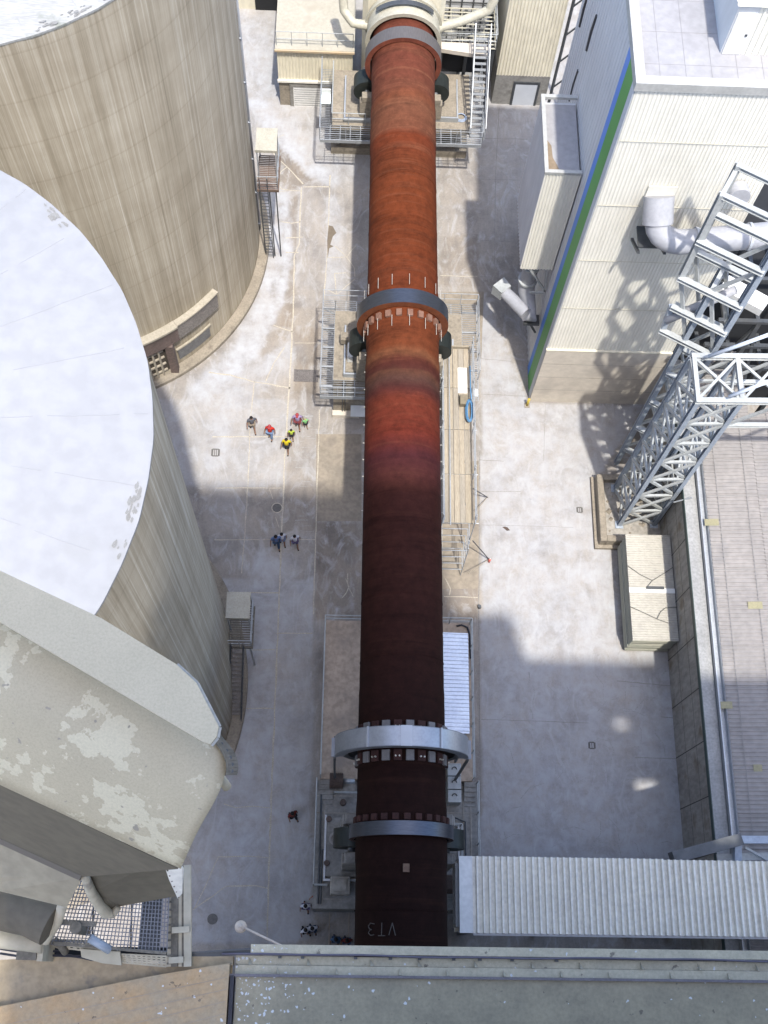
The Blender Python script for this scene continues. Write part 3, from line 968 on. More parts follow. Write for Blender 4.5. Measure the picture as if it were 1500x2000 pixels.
# conduit down the far silo
cd = MB()
aC = math.atan2(41.9 - c2[1], (c2[0] + R2 - .02) - c2[0]) + .02
q = (c2[0] + (R2 + .08) * math.cos(aC), c2[1] + (R2 + .08) * math.sin(aC))
cd.tube([(q[0], q[1], .5), (q[0], q[1], 26)], .06, 8)
for z in range(1, 26, 3):
    cd.box(q[0] - .09, q[0] + .03, q[1] - .1, q[1] + .1, z, z + .1)
cd.build('conduit', mat('grey_conduit', (.36, .38, .42), (.3, .32, .36), 3, .5, .3), s2, True)


def cabin(cx, cy, z, w, d, label, rust, side, ladder=False):
    """small roofed sampling landing on the silo wall, with its caged stair"""
    t = thing('access_platform', label, 'platform', (cx, cy, 0), 'roofed access platforms on the silos')
    rf = MB(); rf.box(cx - w / 2, cx + w / 2, cy - d / 2, cy + d / 2, z + 2.2, z + 2.32)
    rf.box(cx - w / 2 - .03, cx + w / 2 + .03, cy - d / 2 - .03, cy - d / 2 - .002, z + 2.14, z + 2.34)
    rf.build('roof', mat('beige_cabin_roof', (.43, .41, .34), (.36, .34, .28), 2, .7, grime=.15), t)
    fl = grate(cx - w / 2, cx + w / 2, cy - d / 2 - .8, cy + d / 2, z, .12, .07)
    fl.box(cx - w / 2, cx + w / 2, cy - d / 2 - .86, cy - d / 2 - .802, z - .16, z + .03)
    fl.box(cx + w / 2, cx + w / 2 + .06, cy - d / 2 - .86, cy + d / 2, z - .16, z + .03)
    fl.build('floor', rust, t)
    for sx in (-1, 1):
        for sy in (-1, 1):
            MB().beam((cx + sx * (w / 2 - .06), cy + sy * (d / 2 - .06), z + .002), (cx + sx * (w / 2 - .06), cy + sy * (d / 2 - .06), z + 2.2), .07).build('post', steel, t)
    railing([(cx - w / 2, cy - d / 2 - .8, z), (cx + w / 2, cy - d / 2 - .8, z), (cx + w / 2, cy + d / 2, z)], 1.1, .7, .022).build('railing', steel, t)
    if ladder:
        for sx in (-.5, .1, .5):
            MB().beam((cx + sx * w * .8, cy - d / 2 - .7, 0), (cx + sx * w * .8, cy - d / 2 - .7, z - .17), .07).build('leg', steel_d, t)
        ld = MB()
        for sx in (-.22, .22): ld.beam((cx - .2 + sx, cy - d / 2 - .85, 0), (cx - .2 + sx, cy - d / 2 - .85, z + 1), .05)
        for k in range(int(z / .3)): ld.beam((cx - .42, cy - d / 2 - .85, .3 + k * .3), (cx + .02, cy - d / 2 - .85, .3 + k * .3), .03)
        ld.build('ladder', steel_d, t)
        return t
    # steep stair running down along the wall
    st = MB()
    y0 = cy - d / 2 - .9
    L = z * .72
    x0 = cx - .1
    for s in (-.28, .28):
        st.beam((x0 + s, y0, z - .05), (x0 + s + side, y0 - L, .1), .05, .2)
    n = int(z / .22)
    for k in range(n):
        f = (k + .5) / n
        st.box(x0 + side * f - .26, x0 + side * f + .26, y0 - L * f - .13, y0 - L * f + .05, z * (1 - f) - .03, z * (1 - f))
    st.build('stair', mat('dark_stair_steel', (0.26, 0.24, 0.225), (0.19, 0.175, 0.165), 3, .7, grime=.3), t)
    hr = MB()
    for s in (-.31, .31):
        for hh in (.95, .5):
            hr.tube([(x0 + s, y0, z + hh), (x0 + s + side, y0 - L, hh)], .022, 6)
        for k in range(6):
            f = k / 5
            hr.tube([(x0 + s + side * f, y0 - L * f, z * (1 - f)), (x0 + s + side * f, y0 - L * f, z * (1 - f) + .95)], .02, 6)
    hr.build('handrail', steel_d, t)
    for sx in (-.5, .5):
        MB().beam((cx + sx * w * .8, cy - d / 2 - .7, 0), (cx + sx * w * .8, cy - d / 2 - .7, z - .17), .1).build('leg', steel, t)
    return t


cabin(-5.15, 16.3, 4.0, 1.15, 1.3, 'beige roofed stair landing on the near silo in the tower shade', dusty_dk, -.25)
cq = at(517, 272, 8.9)
cabin(cq.x + .1, cq.y, 6.6, 1.15, 1.5, 'cream roofed landing with rusty floor on the far silo in sun', mat('rusty_floor', (.17, .12, .095), (.13, .09, .07), 3, .8, grime=.3), .55, True)

# ------------------------------------------------------------------ kiln
KX = 2.58


def kz(y): return 8 + (46 - y) * .0625


def kr(y): return 1.86 - (y - 6) * .0016


kiln = thing('rotary_kiln', 'long rusty rotary kiln tube running down the middle of the yard', 'kiln', (KX, 25, 0))
b = MB(); n = 128; ys = []
y = -.4
while y < 51.2:
    ys.append(y); y += .35
vs = []
rnd = random.Random(3)
weld = {}
for j, y in enumerate(ys):
    r = kr(y) + rnd.uniform(-.006, .006)
    for lo, hi, add in ((25.6, 28.1, .035), (41.9, 45.1, .03), (29.3, 32.2, .03), (3.9, 6.4, .04), (6.4, 11.2, .015), (47.2, 50.0, .03)):
        if lo < y < hi: r += add
    for i in range(n):
        a = 2 * math.pi * i / n
        vs.append((KX + r * math.cos(a), y, kz(y) + r * math.sin(a)))
b.add(vs, [(j * n + i, j * n + (i + 1) % n, (j + 1) * n + (i + 1) % n, (j + 1) * n + i) for j in range(len(ys) - 1) for i in range(n)])
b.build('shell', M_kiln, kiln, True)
wd = MB()
for y_ in (2.2, 7.0, 12.6, 15.4, 18.3, 33.4, 36.2, 39.1):
    wd.ring(y_, KX, kz(y_), kr(y_) - .02, kr(y_) + .012 + (.02 if y_ < 6.4 else 0), .035, 96)
wd.build_each('weld_seam', M_kiln, kiln)


def tyre(yc, R, w, outer, face):
    t = MB(); t.ring(yc, KX, kz(yc), kr(yc) + .12, R, w, 128)
    o = t.build('tyre', outer, kiln)
    o.data.materials.append(face)
    for p in o.data.polygons:
        c = p.center
        if abs(p.normal.y) > .9: p.material_index = 1
    smooth_angle(o, 40)
    return o


tyre(30.85, 2.33, .80, tyre_steel, rust_flange)
tyre(48.75, 2.20, .85, mat('worn_grey_tyre', (.12, .11, .11), (.09, .083, .083), 3, .6, .2, stretch=(8, 1, 8)), mat('red_rust_face', (.20, .055, .03), (.13, .035, .02), 2.2, .8, grime=.25))
tyre(5.28, 2.17, .55, tyre_steel, rust_dark)
# lugs that carry the tyre on the shell, in front of and behind each tyre
lug_m = mat('dusty_lug', (.22, .12, .085), (.15, .075, .05), 3, .8, grime=.2)


def lug_row(yc, k, w, l, hgt_, m, name, a0=0.0, rng=None):
    for i in range(k):
        a = a0 + 2 * math.pi * i / k
        if math.sin(a) < -.25: continue
        er = Vector((math.cos(a), 0, math.sin(a))); et = Vector((-math.sin(a), 0, math.cos(a)))
        r = kr(yc) + .02
        c = Vector((KX, yc, kz(yc))) + er * (r + hgt_ / 2)
        MB().beam(c - Vector((0, l / 2, 0)), c + Vector((0, l / 2, 0)), w, hgt_, er).build(name, m, kiln, bevel=.012)


lug_row(30.1, 22, .28, .36, .16, lug_m, 'tyre_lug')
lug_row(5.75, 26, .26, .26, .13, rust_dark, 'tyre_lug', .05)
# long studs standing on the shell
def stud_row(ys_, angs, ln=.16, r=.022, m=bolt_white):
    for y in ys_:
        for a in angs:
            er = Vector((math.cos(a), 0, math.sin(a)))
            p0 = Vector((KX, y, kz(y))) + er * (kr(y) + .01)
            MB().tube([p0, p0 + er * ln], r, 6).build('stud', m, kiln)


up = math.pi / 2
for yr in (31.75, 29.3):
    for d_ in (-1.3, -.95, -.55, -.12, .32, .72, 1.1, 1.42):
        a_ = up + d_
        p_ = Vector((KX + (kr(yr) + .17) * math.cos(a_), yr, kz(yr) + (kr(yr) + .17) * math.sin(a_)))
        MB().tube([p_, p_ + Vector((0, .62, 0))], .012, 6).build('tie_rod', bolt_white, kiln)
stud_row([28.6, 27.6, 26.6, 25.6, 24.6, 23.6, 22.7, 21.8, 20.9, 20.0], [.06, math.pi - .06], .07, .026)
# girth gear under its half-round sheet cover
GY = 8.85
gz = kz(GY)
gear = MB(); nt_ = 132; vs = []
for yy in (GY - .28, GY + .28):
    for i in range(nt_ * 2):
        a = math.pi * i / nt_
        r = 2.62 if i % 2 == 0 else 2.52
        vs.append((KX + r * math.cos(a), yy, gz + r * math.sin(a)))
    for i in range(nt_ * 2):
        a = math.pi * i / nt_
        vs.append((KX + 2.3 * math.cos(a), yy, gz + 2.3 * math.sin(a)))
m2 = nt_ * 2
fs = []
for i in range(m2):
    j = (i + 1) % m2
    fs += [(i, j, 2 * m2 + j, 2 * m2 + i), (m2 + i, m2 + j, j, i), (2 * m2 + i, 2 * m2 + j, 3 * m2 + j, 3 * m2 + i), (m2 + j, m2 + i, 3 * m2 + i, 3 * m2 + j)]
gear.add(vs, fs)
gear.build('girth_gear', mat('oily_gear_steel', (.07, .07, .07), (.045, .045, .045), 3, .45, .6), kiln)
for row, yy in enumerate((GY - .62, GY + .62)):
    for i in range(24):
        a = 2 * math.pi * i / 24 + .13
        if math.sin(a) < -.2: continue
        er = Vector((math.cos(a), 0, math.sin(a)))
        c = Vector((KX, yy, kz(yy))) + er * (kr(yy) + .075)
        alt = i % 2 == 0
        o = MB().beam(c - Vector((0, .22, 0)), c + Vector((0, .22, 0)), .34, .11, er).build('spring_plate', rust_dark if alt else mat('grey_plate', (.20, .19, .19), (.15, .145, .145), 3, .6, grime=.2), kiln, bevel=.012)
        if alt:
            et = Vector((-math.sin(a), 0, math.cos(a)))
            bb = MB()
            for s in (-.08, .08):
                q = c + er * .055 + et * s + Vector((0, -.05, 0))
                bb.tube([q, q + er * .07], .035, 8)
            bb.build('bolt_pair', bolt_white, o)
            bb = None
cov = thing('gear_cover', 'silver half-round sheet cover arching over the kiln gear ring', 'gear cover', (KX, GY, gz))
cb_ = MB(); cb_.ring(GY, KX, gz, 2.82, 2.86, .78, 96, 0.02, math.pi - .02)
smooth_angle(cb_.build('hood', cover_steel, cov), 40)
fr = MB(); fr.ring(GY - .40, KX, gz, 2.45, 2.86, .03, 96, 0.02, math.pi - .02)
fr.ring(GY + .40, KX, gz, 2.45, 2.86, .03, 96, 0.02, math.pi - .02)
fr.build('side_plate', mat('cover_side', (0.25, 0.26, 0.28), (0.2, 0.21, 0.23), 2, .5, .4), cov)
for a, w in ((up - .02, .46), (up + .55, .07), (up - .55, .07)):
    st = MB(); dw = w / 2.86 / 2
    st.ring(GY, KX, gz, 2.865, 2.90 if w > .2 else 2.93, .84, 8, a - dw, a + dw)
    st.build('joint_strap' if w < .2 else 'inspection_hatch', mat('bright_hatch', (.46, .475, .50), (.40, .415, .44), 1.4, .5, .35) if w > .2 else MATS['bright_hatch'], cov)
for s in (-1, 1):
    MB().box(KX + s * 2.84 - .16, KX + s * 2.84 + .16, GY - .42, GY + .38, gz - .06, gz + .03).build('foot_flange', MATS['cover_side'], cov)
    for yy in (-.42, .42):
        MB().beam((KX + s * 2.86, GY + yy, 4.55), (KX + s * 2.86, GY + yy, gz - .062), .1).build('leg', steel_d, cov)
# chalk mark VT3 (upside down as seen from the tower)
def shell_pt(dx, y, lift=.006):
    r = kr(y) + lift + .02
    return Vector((KX + dx, y, kz(y) + math.sqrt(r * r - dx * dx)))


ck = MB()


def stroke(pts):
    P = []
    for (a, c) in zip(pts[:-1], pts[1:]):
        for k in range(5):
            P.append((a[0] + (c[0] - a[0]) * k / 4, a[1] + (c[1] - a[1]) * k / 4))
    ck.tube([shell_pt(x, y) for x, y in P], .020, 5)


def wob(s): return random.uniform(-.012, .012) * s


bx, by, gw, gh = -1.33, 1.46, .26, .46     # rotated half a turn: V at right, 3 at left; tops of the letters point down the picture
def glyph(x0, pts): stroke([(x0 - (p[0]) * gw + wob(1), by - (p[1] - .5) * gh + wob(1)) for p in pts])


glyph(bx + 1.02, [(0, 1), (.45, 0), (.95, .95)])
glyph(bx + .62, [(0, 1), (1, 1)])
glyph(bx + .62, [(.5, 1), (.52, 0)])
glyph(bx + .22, [(.05, .95), (.6, 1), (.9, .8), (.7, .55), (.4, .52), (.75, .48), (.95, .22), (.6, 0), (.05, .08)])
ck.build('chalk_mark', mat('faded_chalk', (0.11, 0.095, 0.085), (0.075, 0.065, 0.058), 8, .9, grime=.4), kiln)
dust_p = MB()
q = shell_pt(.1, 3.75, .01)
dust_p.box(q.x - .13, q.x + .13, q.y - .16, q.y + .16, q.z - .03, q.z + .05)
dust_p.build('repair_plate', mat('tan_repair', (.20, .13, .09), (.12, .07, .05), 6, .85, grime=.3), kiln)

# ------------------------------------------------------------------ kiln piers
DZ = 4.0


def roller(cx, cy, cz, r, w, label, guard_side):
    t = thing('support_roller', label, 'roller', (cx, cy, cz - r), 'support rollers under the kiln tyres')
    b = MB(); b.ring(cy, cx, cz, .18, r, w, 40); smooth_angle(b.build('roller_rim', steel_dg, t), 40)
    b = MB(); b.tube([(cx, cy - w / 2 - .55, cz), (cx, cy + w / 2 + .55, cz)], .17, 16); b.build('shaft', steel_d, t, True)
    for s in (-1, 1):
        yb = cy + s * (w / 2 + .42)
        b = MB(); b.box(cx - .42, cx + .42, yb - .22, yb + .22, DZ + .3, cz - .16)
        b.box(cx - .3, cx + .3, yb - .24, yb + .24, cz - .158, cz + .26)
        b.build('bearing', concrete if cy > 20 else concrete_g, t, bevel=.04)
    g = MB()
    gx = cx + guard_side * (-.52)
    g.box(gx - .03, gx + .03, cy - .95, cy + .75, cz - .5, cz + .95)
    g.build('guard_plate', pink_guard if cy > 20 else rust_dark, t)
    return t


def base_block(cx, y0, y1, name, label, w=1.5):
    t = thing('roller_base', label, 'machine base', (cx, (y0 + y1) / 2, DZ))
    MB().box(cx - w / 2, cx + w / 2, y0, y1, DZ + .003, DZ + .30).build('base_slab', concrete if y0 > 20 else concrete_g, t, bevel=.02)
    f = MB()
    for s in (-1, 1): f.box(cx + s * (w / 2 + .05) - .045, cx + s * (w / 2 + .05) + .045, y0 - .1, y1 + .1, DZ + .003, DZ + .34)
    f.box(cx - w / 2 - .1, cx + w / 2 + .1, y0 - .2, y0 - .102, DZ + .003, DZ + .38)
    f.build('steel_frame', steel, t)
    return t


# middle pier
p2 = thing('kiln_pier', 'middle concrete kiln pier with railed walkway beside the scaffold', 'pier', (2.65, 32, 0), 'concrete piers under the kiln')
b = MB(); b.box(-.95, 6.15, 29.93, 34.3, 0, DZ); b.build('deck', concrete, p2)
b = MB(); b.box(-1.0, .55, 29.6, 29.92, 0, .35); b.build('footing', concrete_band, p2)
b = MB()
for x in (-.42, -.28): b.tube([(x, 29.88, .1), (x, 29.88, 3.9)], .04, 6)
b.build('drain_pipe', steel_d, p2, True)
b = MB(); b.box(.05, 1.15, 29.2, 29.9, 1.0, 1.08); b.build('ledge_sheet', glass_shed, p2)
b = grate(-1.62, -.953, 28.9, 34.95, DZ); b.build('walkway', grating, p2)
b = grate(-.95, 6.15, 28.9, 29.92, DZ); b.box(-1.64, 1.6, 28.86, 28.895, DZ - .2, DZ + .1); b.build('walkway', grating, p2)
b = grate(-.95, 6.15, 34.31, 34.95, DZ); b.build('walkway', grating, p2)
b = grate(6.155, 7.0, 28.9, 34.95, DZ); b.build('walkway', grating, p2)
b = MB()
for y in (29.6, 30.8, 32, 33.2, 34.5):
    b.beam((-1.6, y, DZ - .12), (-.95, y, DZ - .12), .07, .1); b.beam((-1.58, y, DZ - .17), (-.955, y, DZ - .75), .05, .05)
    b.beam((6.98, y, DZ - .12), (6.155, y, DZ - .12), .07, .1)
b.build_each('bracket', steel, p2)
railing([(1.2, 28.9, DZ), (-1.62, 28.9, DZ), (-1.62, 34.95, DZ), (1.0, 34.95, DZ)], 1.1, 1.05, .022).build('railing', steel, p2)
railing([(4.2, 34.95, DZ), (7.0, 34.95, DZ), (7.0, 30.2, DZ)], 1.1, 1.1, .022).build('railing', steel, p2)
z30 = kz(30.85)
roller(.72, 30.85, z30 - 2.42, .85, 1.0, 'dark roller with pink guard left of the middle kiln tyre', -1)
roller(4.46, 30.85, z30 - 2.42, .85, 1.0, 'dark roller mostly hidden right of the middle kiln tyre', 1)
base_block(.55, 29.95 + .35, 33.1, 'l', 'pale machine base framed in steel on the left of the middle pier', 1.7)
base_block(4.9, 30.2, 32.4, 'r', 'pale machine base on the right side of the middle pier', 1.3)
for px_, py_, w, d, h, lab, m in ((676, 662, .62, .5, .55, 'tan concrete block behind the left roller of the middle pier', concrete), (684, 690, .3, .95, .6, 'narrow white gear box outside the left roller of the middle pier', white_paint)):
    q = at(px_, py_, DZ + .5)
    t = thing('bearing_box', lab, 'machine box', (q.x, q.y, DZ))
    MB().box(q.x - w / 2, q.x + w / 2, q.y - d / 2, q.y + d / 2, DZ + .31, DZ + .31 + h).build('housing', m, t, bevel=.04)
    MB().box(q.x - w / 3, q.x + w / 3, q.y - d / 3, q.y + d / 3, DZ + .312 + h, DZ + .36 + h).build('lid', m, t, bevel=.01)

# far pier
p3 = thing('kiln_pier', 'far concrete kiln pier with stairs near the burner hood', 'pier', (2.65, 49, 0), 'concrete piers under the kiln')
b = MB(); b.box(-1.5, 6.85, 47.2, 51.4, DZ - .45, DZ); b.build('deck', concrete, p3)
b = MB(); b.box(-1.2, 6.6, 49.1, 51.35, .602, DZ - .452); b.build('pier_body', concrete, p3)
b = MB(); b.box(-1.6, 7.0, 48.3, 51.6, 0, .6); b.build('footing', concrete, p3)
for x in (-1.2, .1, 5.2, 6.4):
    MB().box(x - .14, x + .14, 48.5, 48.8, .602, DZ - .452).build('column', concrete_g, p3)
b = grate(-2.2, 7.5, 46.1, 47.18, DZ, .14); b.box(-2.2, 7.5, 46.04, 46.095, DZ - .2, DZ + .06); b.build('walkway', grating, p3)
b = grate(-2.2, -1.51, 47.19, 51.4, DZ); b.build('walkway', grating, p3)
b = grate(6.86, 7.5, 47.19, 51.4, DZ); b.build('walkway', grating, p3)
railing([(.9, 46.1, DZ), (-2.2, 46.1, DZ), (-2.2, 51.4, DZ)], 1.1, 1.3, .022).build('railing', steel, p3)
railing([(4.4, 46.1, DZ), (7.5, 46.1, DZ), (7.5, 51.4, DZ)], 1.1, 1.3, .022).build('railing', steel, p3)
railing([(-1.5, 51.2, DZ), (-1.5, 47.25, DZ), (.5, 47.25, DZ)], 1.0, 1.1, .03).build('railing', steel_w, p3)
b = MB()
for s in (-1, 1): b.beam((7.2 + s * .42, 46.4, DZ + .1), (7.2 + s * .42, 51.0, DZ + 3.6), .06, .22)
for k in range(17): b.box(6.82, 7.58, 46.5 + k * .27, 46.68 + k * .27, DZ + .16 + k * .206, DZ + .2 + k * .206)
b.build('stair', mat('dull_stair_steel', (.26, .27, .28), (.21, .22, .23), 3, .7, grime=.2), p3)
b = MB()
for s in (-1, 1):
    b.tube([(7.2 + s * .45, 46.4, DZ + 1.1), (7.2 + s * .45, 51.0, DZ + 4.6)], .03, 6)
    for k in range(6): b.tube([(7.2 + s * .45, 46.4 + k * .92, DZ + .1 + k * .7), (7.2 + s * .45, 46.4 + k * .92, DZ + 1.1 + k * .7)], .025, 6)
b.build('handrail', steel, p3)
z48 = kz(48.75)
roller(.55, 48.75, z48 - 2.1, .8, 1.0, 'roller left of the far kiln tyre by the burner hood', -1)
roller(4.62, 48.75, z48 - 2.1, .8, 1.0, 'roller right of the far kiln tyre by the burner hood', 1)
base_block(.1, 47.6, 50.6, 'l', 'sunlit machine base on the left of the far pier', 1.6)
base_block(5.2, 47.9, 50.6, 'r', 'sunlit machine base on the right of the far pier', 1.6)
q = at(900, 231, DZ)
t = thing('hose_coil', 'blue-grey hose coil lying on the far pier deck', 'hose', (q.x, q.y, DZ))
b = MB()
for k in range(3):
    b.tube([(q.x + (.34 - k * .04) * math.cos(a * .3142), q.y + (.30 - k * .03) * math.sin(a * .3142), DZ + .04 + k * .05) for a in range(21)], .035, 6)
b.build('coil', mat('pale_blue_hose', (.30, .36, .46), (.25, .30, .4), 3, .6), t, True)
q = at(637, 195, DZ)
t = thing('loose_sheet', 'small bright blue-white sheet on the left walkway of the far pier', 'sheet', (q.x, q.y, DZ))
MB().box(q.x - .28, q.x + .28, q.y - .34, q.y + .34, DZ + .02, DZ + .07).build('panel', mat('cyan_white_sheet', (.62, .82, .86), (.7, .82, .85), 3, .4), t)
MB().box(q.x - .28, q.x + .28, q.y + .341, q.y + .40, DZ + .02, DZ + .5).build('upstand', white_paint, t)

# near pier
p1 = thing('kiln_pier', 'near shaded kiln pier with long railed deck and drive machinery', 'pier', (2.65, 10, 0), 'concrete piers under the kiln')
pd = mat('dusty_pier_deck', (0.46, 0.36, 0.275), (0.36, 0.285, 0.22), .7, .9, c3=(0.27, 0.22, 0.18), s3=.7, t3=.56, w3=.15, grime=.25)
b = MB(); b.box(-.98, 6.35, 8.45, 16.3, 0, DZ); b.build('deck', pd, p1)
b = MB(); b.box(-1.15, 6.6, 2.6, 8.448, 0, DZ - .5); b.build('machine_floor', concrete_g, p1)
b = MB()
for x0_, x1_ in ((-1.0, -.35), (5.95, 6.5)):
    b = MB()
    for k in range(5): b.box(x0_, x1_, 8.2 - k * .22, 8.44 - k * .22, DZ - .5, DZ - .09 * (k + 1))
    b.build('step', concrete_g, p1)
railing([(1.0, 16.25, DZ), (-.95, 16.25, DZ), (-.95, 8.5, DZ)], 1.1, 1.9, .03).build('railing', steel_w, p1)
railing([(4.2, 16.25, DZ), (6.32, 16.25, DZ), (6.32, 8.5, DZ)], 1.1, 1.3, .03).build('railing', steel_w, p1)
railing([(-1.12, 8.4, DZ - .5), (-1.12, 3.6, DZ - .5), (-.5, 3.6, DZ - .5)], 1.1, 1.6, .03).build('railing', steel_w, p1)
railing([(6.56, 8.4, DZ - .5), (6.56, 2.7, DZ - .5)], 1.1, 1.3, .03).build('railing', steel_w, p1)
railing([(.9, 7.85, DZ - .5), (-.3, 7.85, DZ - .5)], .5, 1.2, .03).build('railing', steel_w, p1)
railing([(4.4, 6.4, DZ - .5), (5.75, 6.4, DZ - .5), (5.75, 3.2, DZ - .5)], 1.1, 1.2, .03).build('railing', steel_w, p1)
b = MB()
for x in (-.05, .9):
    b.beam((x - .32, 2.6, .02), (x - .32, -.3, .02), .05, .04)
b.build('floor_rail', mat('tan_rail', (.35, .3, .24), (.28, .24, .2), 3, .8), p1)
z5 = kz(5.28)
DZ_keep = DZ
DZ = 3.5
roller(.55, 5.28, z5 - 2.35, .8, .8, 'roller left of the near kiln tyre in deep shade', -1)
roller(4.65, 5.28, z5 - 2.35, .8, .8, 'roller right of the near kiln tyre in deep shade', 1)
base_block(.15, 4.0, 6.7, 'l', 'shaded concrete machine base left of the near kiln tyre', 1.5)
base_block(5.0, 4.1, 6.3, 'r', 'shaded concrete machine base right of the near kiln tyre', 1.2)
for (cx_, cy_, w, d, h, lab, m) in ((.1, 3.55, .9, .8, 1.1, 'brownish grey block in front of the left near roller', concrete_dk), (.4, 6.35, .7, .35, 1.0, 'low grey block behind the left near roller', concrete_g), (5.15, 3.7, .8, .8, .9, 'reddish machine block right of the near kiln tyre', rust_brown)):
    t = thing('bearing_box', lab, 'machine box', (cx_, cy_, DZ))
    MB().box(cx_ - w / 2, cx_ + w / 2, cy_ - d / 2, cy_ + d / 2, DZ + .31, DZ + .31 + h).build('housing', m, t, bevel=.05)
    MB().box(cx_ - w / 3, cx_ + w / 3, cy_ - d / 3, cy_ + d / 3, DZ + .312 + h, DZ + .40 + h).build('lid', m, t, bevel=.015)
b = MB()
for y_ in (3.0, 4.4, 6.9, 7.7): b.box(-1.1, .6, y_, y_ + .05, DZ + .002, DZ + .012); b.box(4.7, 6.5, y_ + .1, y_ + .15, DZ + .002, DZ + .012)
for x in (-.75, 5.9, 6.25): b.box(x, x + .06, 2.7, 8.3, DZ + .014, DZ + .03)
b.build_each('floor_strip', concrete_dk, p1)
b = MB()
for (x, y_) in ((-.55, 4.6), (-.5, 6.6), (5.85, 4.9), (.15, 7.4)): b.disc((x, y_), .16, DZ + .003, DZ + .5, 14, .13)
b.build_each('floor_drum', rust_brown, p1)
b = MB(); b.tube([(-.9, 2.8, DZ + .12), (-.9, 8.2, DZ + .12)], .05, 8); b.tube([(-.78, 2.8, DZ + .1), (-.78, 5.2, DZ + .1), (.2, 5.4, DZ + .4)], .04, 8); b.tube([(6.0, 2.9, DZ + .1), (6.0, 6.6, DZ + .1), (5.3, 6.8, DZ + .5)], .04, 8)
b.build_each('oil_pipe', steel_d, p1)
# thrust wheel seen as a pale ring
q = at(655, 1638, DZ + .9)
t = thing('thrust_wheel', 'round pale rimmed wheel lying flat beside the near left roller', 'wheel', (q.x, q.y, DZ))
b = MB(); b.ring(0, 0, 0, .20, .30, .14, 32); b.v = [Vector((q.x + v.x, q.y + v.z, DZ + .9 + v.y)) for v in b.v]
b.build('rim', mat('grey_rim', (.33, .31, .29), (.27, .25, .23), 3, .6), t)
MB().disc((q.x, q.y), .195, DZ + .31, DZ + .86, 24).build('hub', concrete_dk, t, False)
# drive motor and gearbox
q = at(658, 1525, DZ + .6)
t = thing('drive_motor', 'rust brown finned electric motor left of the gear cover', 'motor', (q.x, q.y, DZ))
b = MB(); b.tube([(q.x - .35, q.y, DZ + .55), (q.x + .3, q.y, DZ + .55)], .36, 20); smooth_angle(b.build('body', rust_brown, t), 40)
b = MB()
for k in range(7): b.ring(0, 0, 0, .362, .40, .025, 20); 
b = MB()
for k in range(7):
    x = q.x - .3 + k * .09
    c = MB(); c.ring(0, 0, 0, .362, .40, .025, 20)
    b.add([Vector((x + v.y, q.y + v.x, DZ + .55 + v.z)) for v in c.v], c.f)
b.build('fins', rust_brown, t)
b = MB(); b.tube([(q.x + .31, q.y, DZ + .55), (q.x + .85, q.y, DZ + .55)], .12, 14); b.build('shaft', steel, t, True)
MB().box(q.x - .42, q.x + .9, q.y - .42, q.y + .42, DZ + .003, DZ + .18).build('base', concrete_dk, t)
q = at(886, 1530, DZ + 1.0)
t = thing('lube_cabinet', 'three joined pale cabinets with hook handles right of the kiln gear', 'cabinet', (q.x, q.y, DZ))
for k in range(3):
    y_ = q.y - .62 + k * .62
    d_ = MB().box(q.x - .3, q.x + .34, y_ - .29, y_ + .29, DZ + .003, DZ + 1.2).build('box', steel_w, t, bevel=.02)
    b = MB(); b.tube([(q.x + .02 + .11 * math.cos(a * .4), y_ + .11 * math.sin(a * .4), DZ + 1.25) for a in range(9)], .025, 6)
    b.build('handle', steel_d, d_, True)
DZ = DZ_keep
# corrugated shelter roof
q = [at(860, 1240, 5.4), at(913, 1237, 5.4), at(915, 1433, 5.4), at(860, 1433, 5.4)]
t = thing('motor_shelter', 'silver corrugated lean-to roof beside the kiln on the near pier', 'shelter', (5.2, 13, DZ))
y0_, y1_ = q[2].y, q[1].y
b = MB(); b.ribs((4.35, y0_, 5.55), (0, 1, 0), Vector((1.72, 0, -.12)), Vector((.12, 0, 1.72)), y1_ - y0_, 1.72, .19, .05, .5)
b.build('roof_sheet', shelter_steel, t)
for x, z in ((4.55, 5.5), (5.95, 5.42)):
    for y_ in (y0_ + .2, (y0_ + y1_) / 2, y1_ - .2):
        MB().beam((x, y_, DZ), (x, y_, z - .02), .07).build('post', steel_d, t)
    MB().beam((x, y0_ + .05, z - .06), (x, y1_ - .05, z - .06), .06, .08).build('purlin', steel, t)
q = at(905, 1226, DZ)
t = tag(MB().tube([(q.x - .35, q.y + .05, DZ + .06), (q.x - .1, q.y + .12, DZ + .08), (q.x + .2, q.y, DZ + .06), (q.x + .32, q.y - .4, DZ + .05), (q.x + .34, q.y - 1.6, DZ + .05)], .05, 8).build('black_hose', black_cable, None, True), 'black hose curling round the corner of the silver shelter roof', 'hose')

# ------------------------------------------------------------------ scaffold
sc = thing('scaffold', 'timber boarded tube scaffold standing along the right side of the kiln', 'scaffold', (5.8, 26, 0))
SZ = 4.4
xs_ = (4.98, 6.45)
yb_ = [31.85, 29.4, 26.9, 24.3, 21.55]
for i, (ya, yc) in enumerate(zip(yb_[:-1], yb_[1:])):
    w = (xs_[1] - xs_[0]) / 5
    for k in range(5):
        MB().box(xs_[0] + k * w + .012, xs_[0] + (k + 1) * w - .012, yc + .015, ya - .015, SZ + random.uniform(-.004, .012), SZ + .055).build('board', planks if (i + k) % 3 else planks_b, sc)
MB().box(6.47, 6.53, 21.5, 31.9, SZ, SZ + .24).build('toe_board', planks, sc)
MB().box(4.9, 6.46, 31.87, 31.93, SZ, SZ + .24).build('toe_board', planks, sc)
for y_ in yb_:
    for x in (4.92, 6.62):
        MB().tube([(x, y_, 0), (x, y_, SZ + 1.25)], .03, 7).build('standard', steel, sc)
    MB().tube([(4.75, y_ + .05, SZ - .08), (6.85, y_ + .05, SZ - .08)], .03, 7).build('transom', steel, sc)
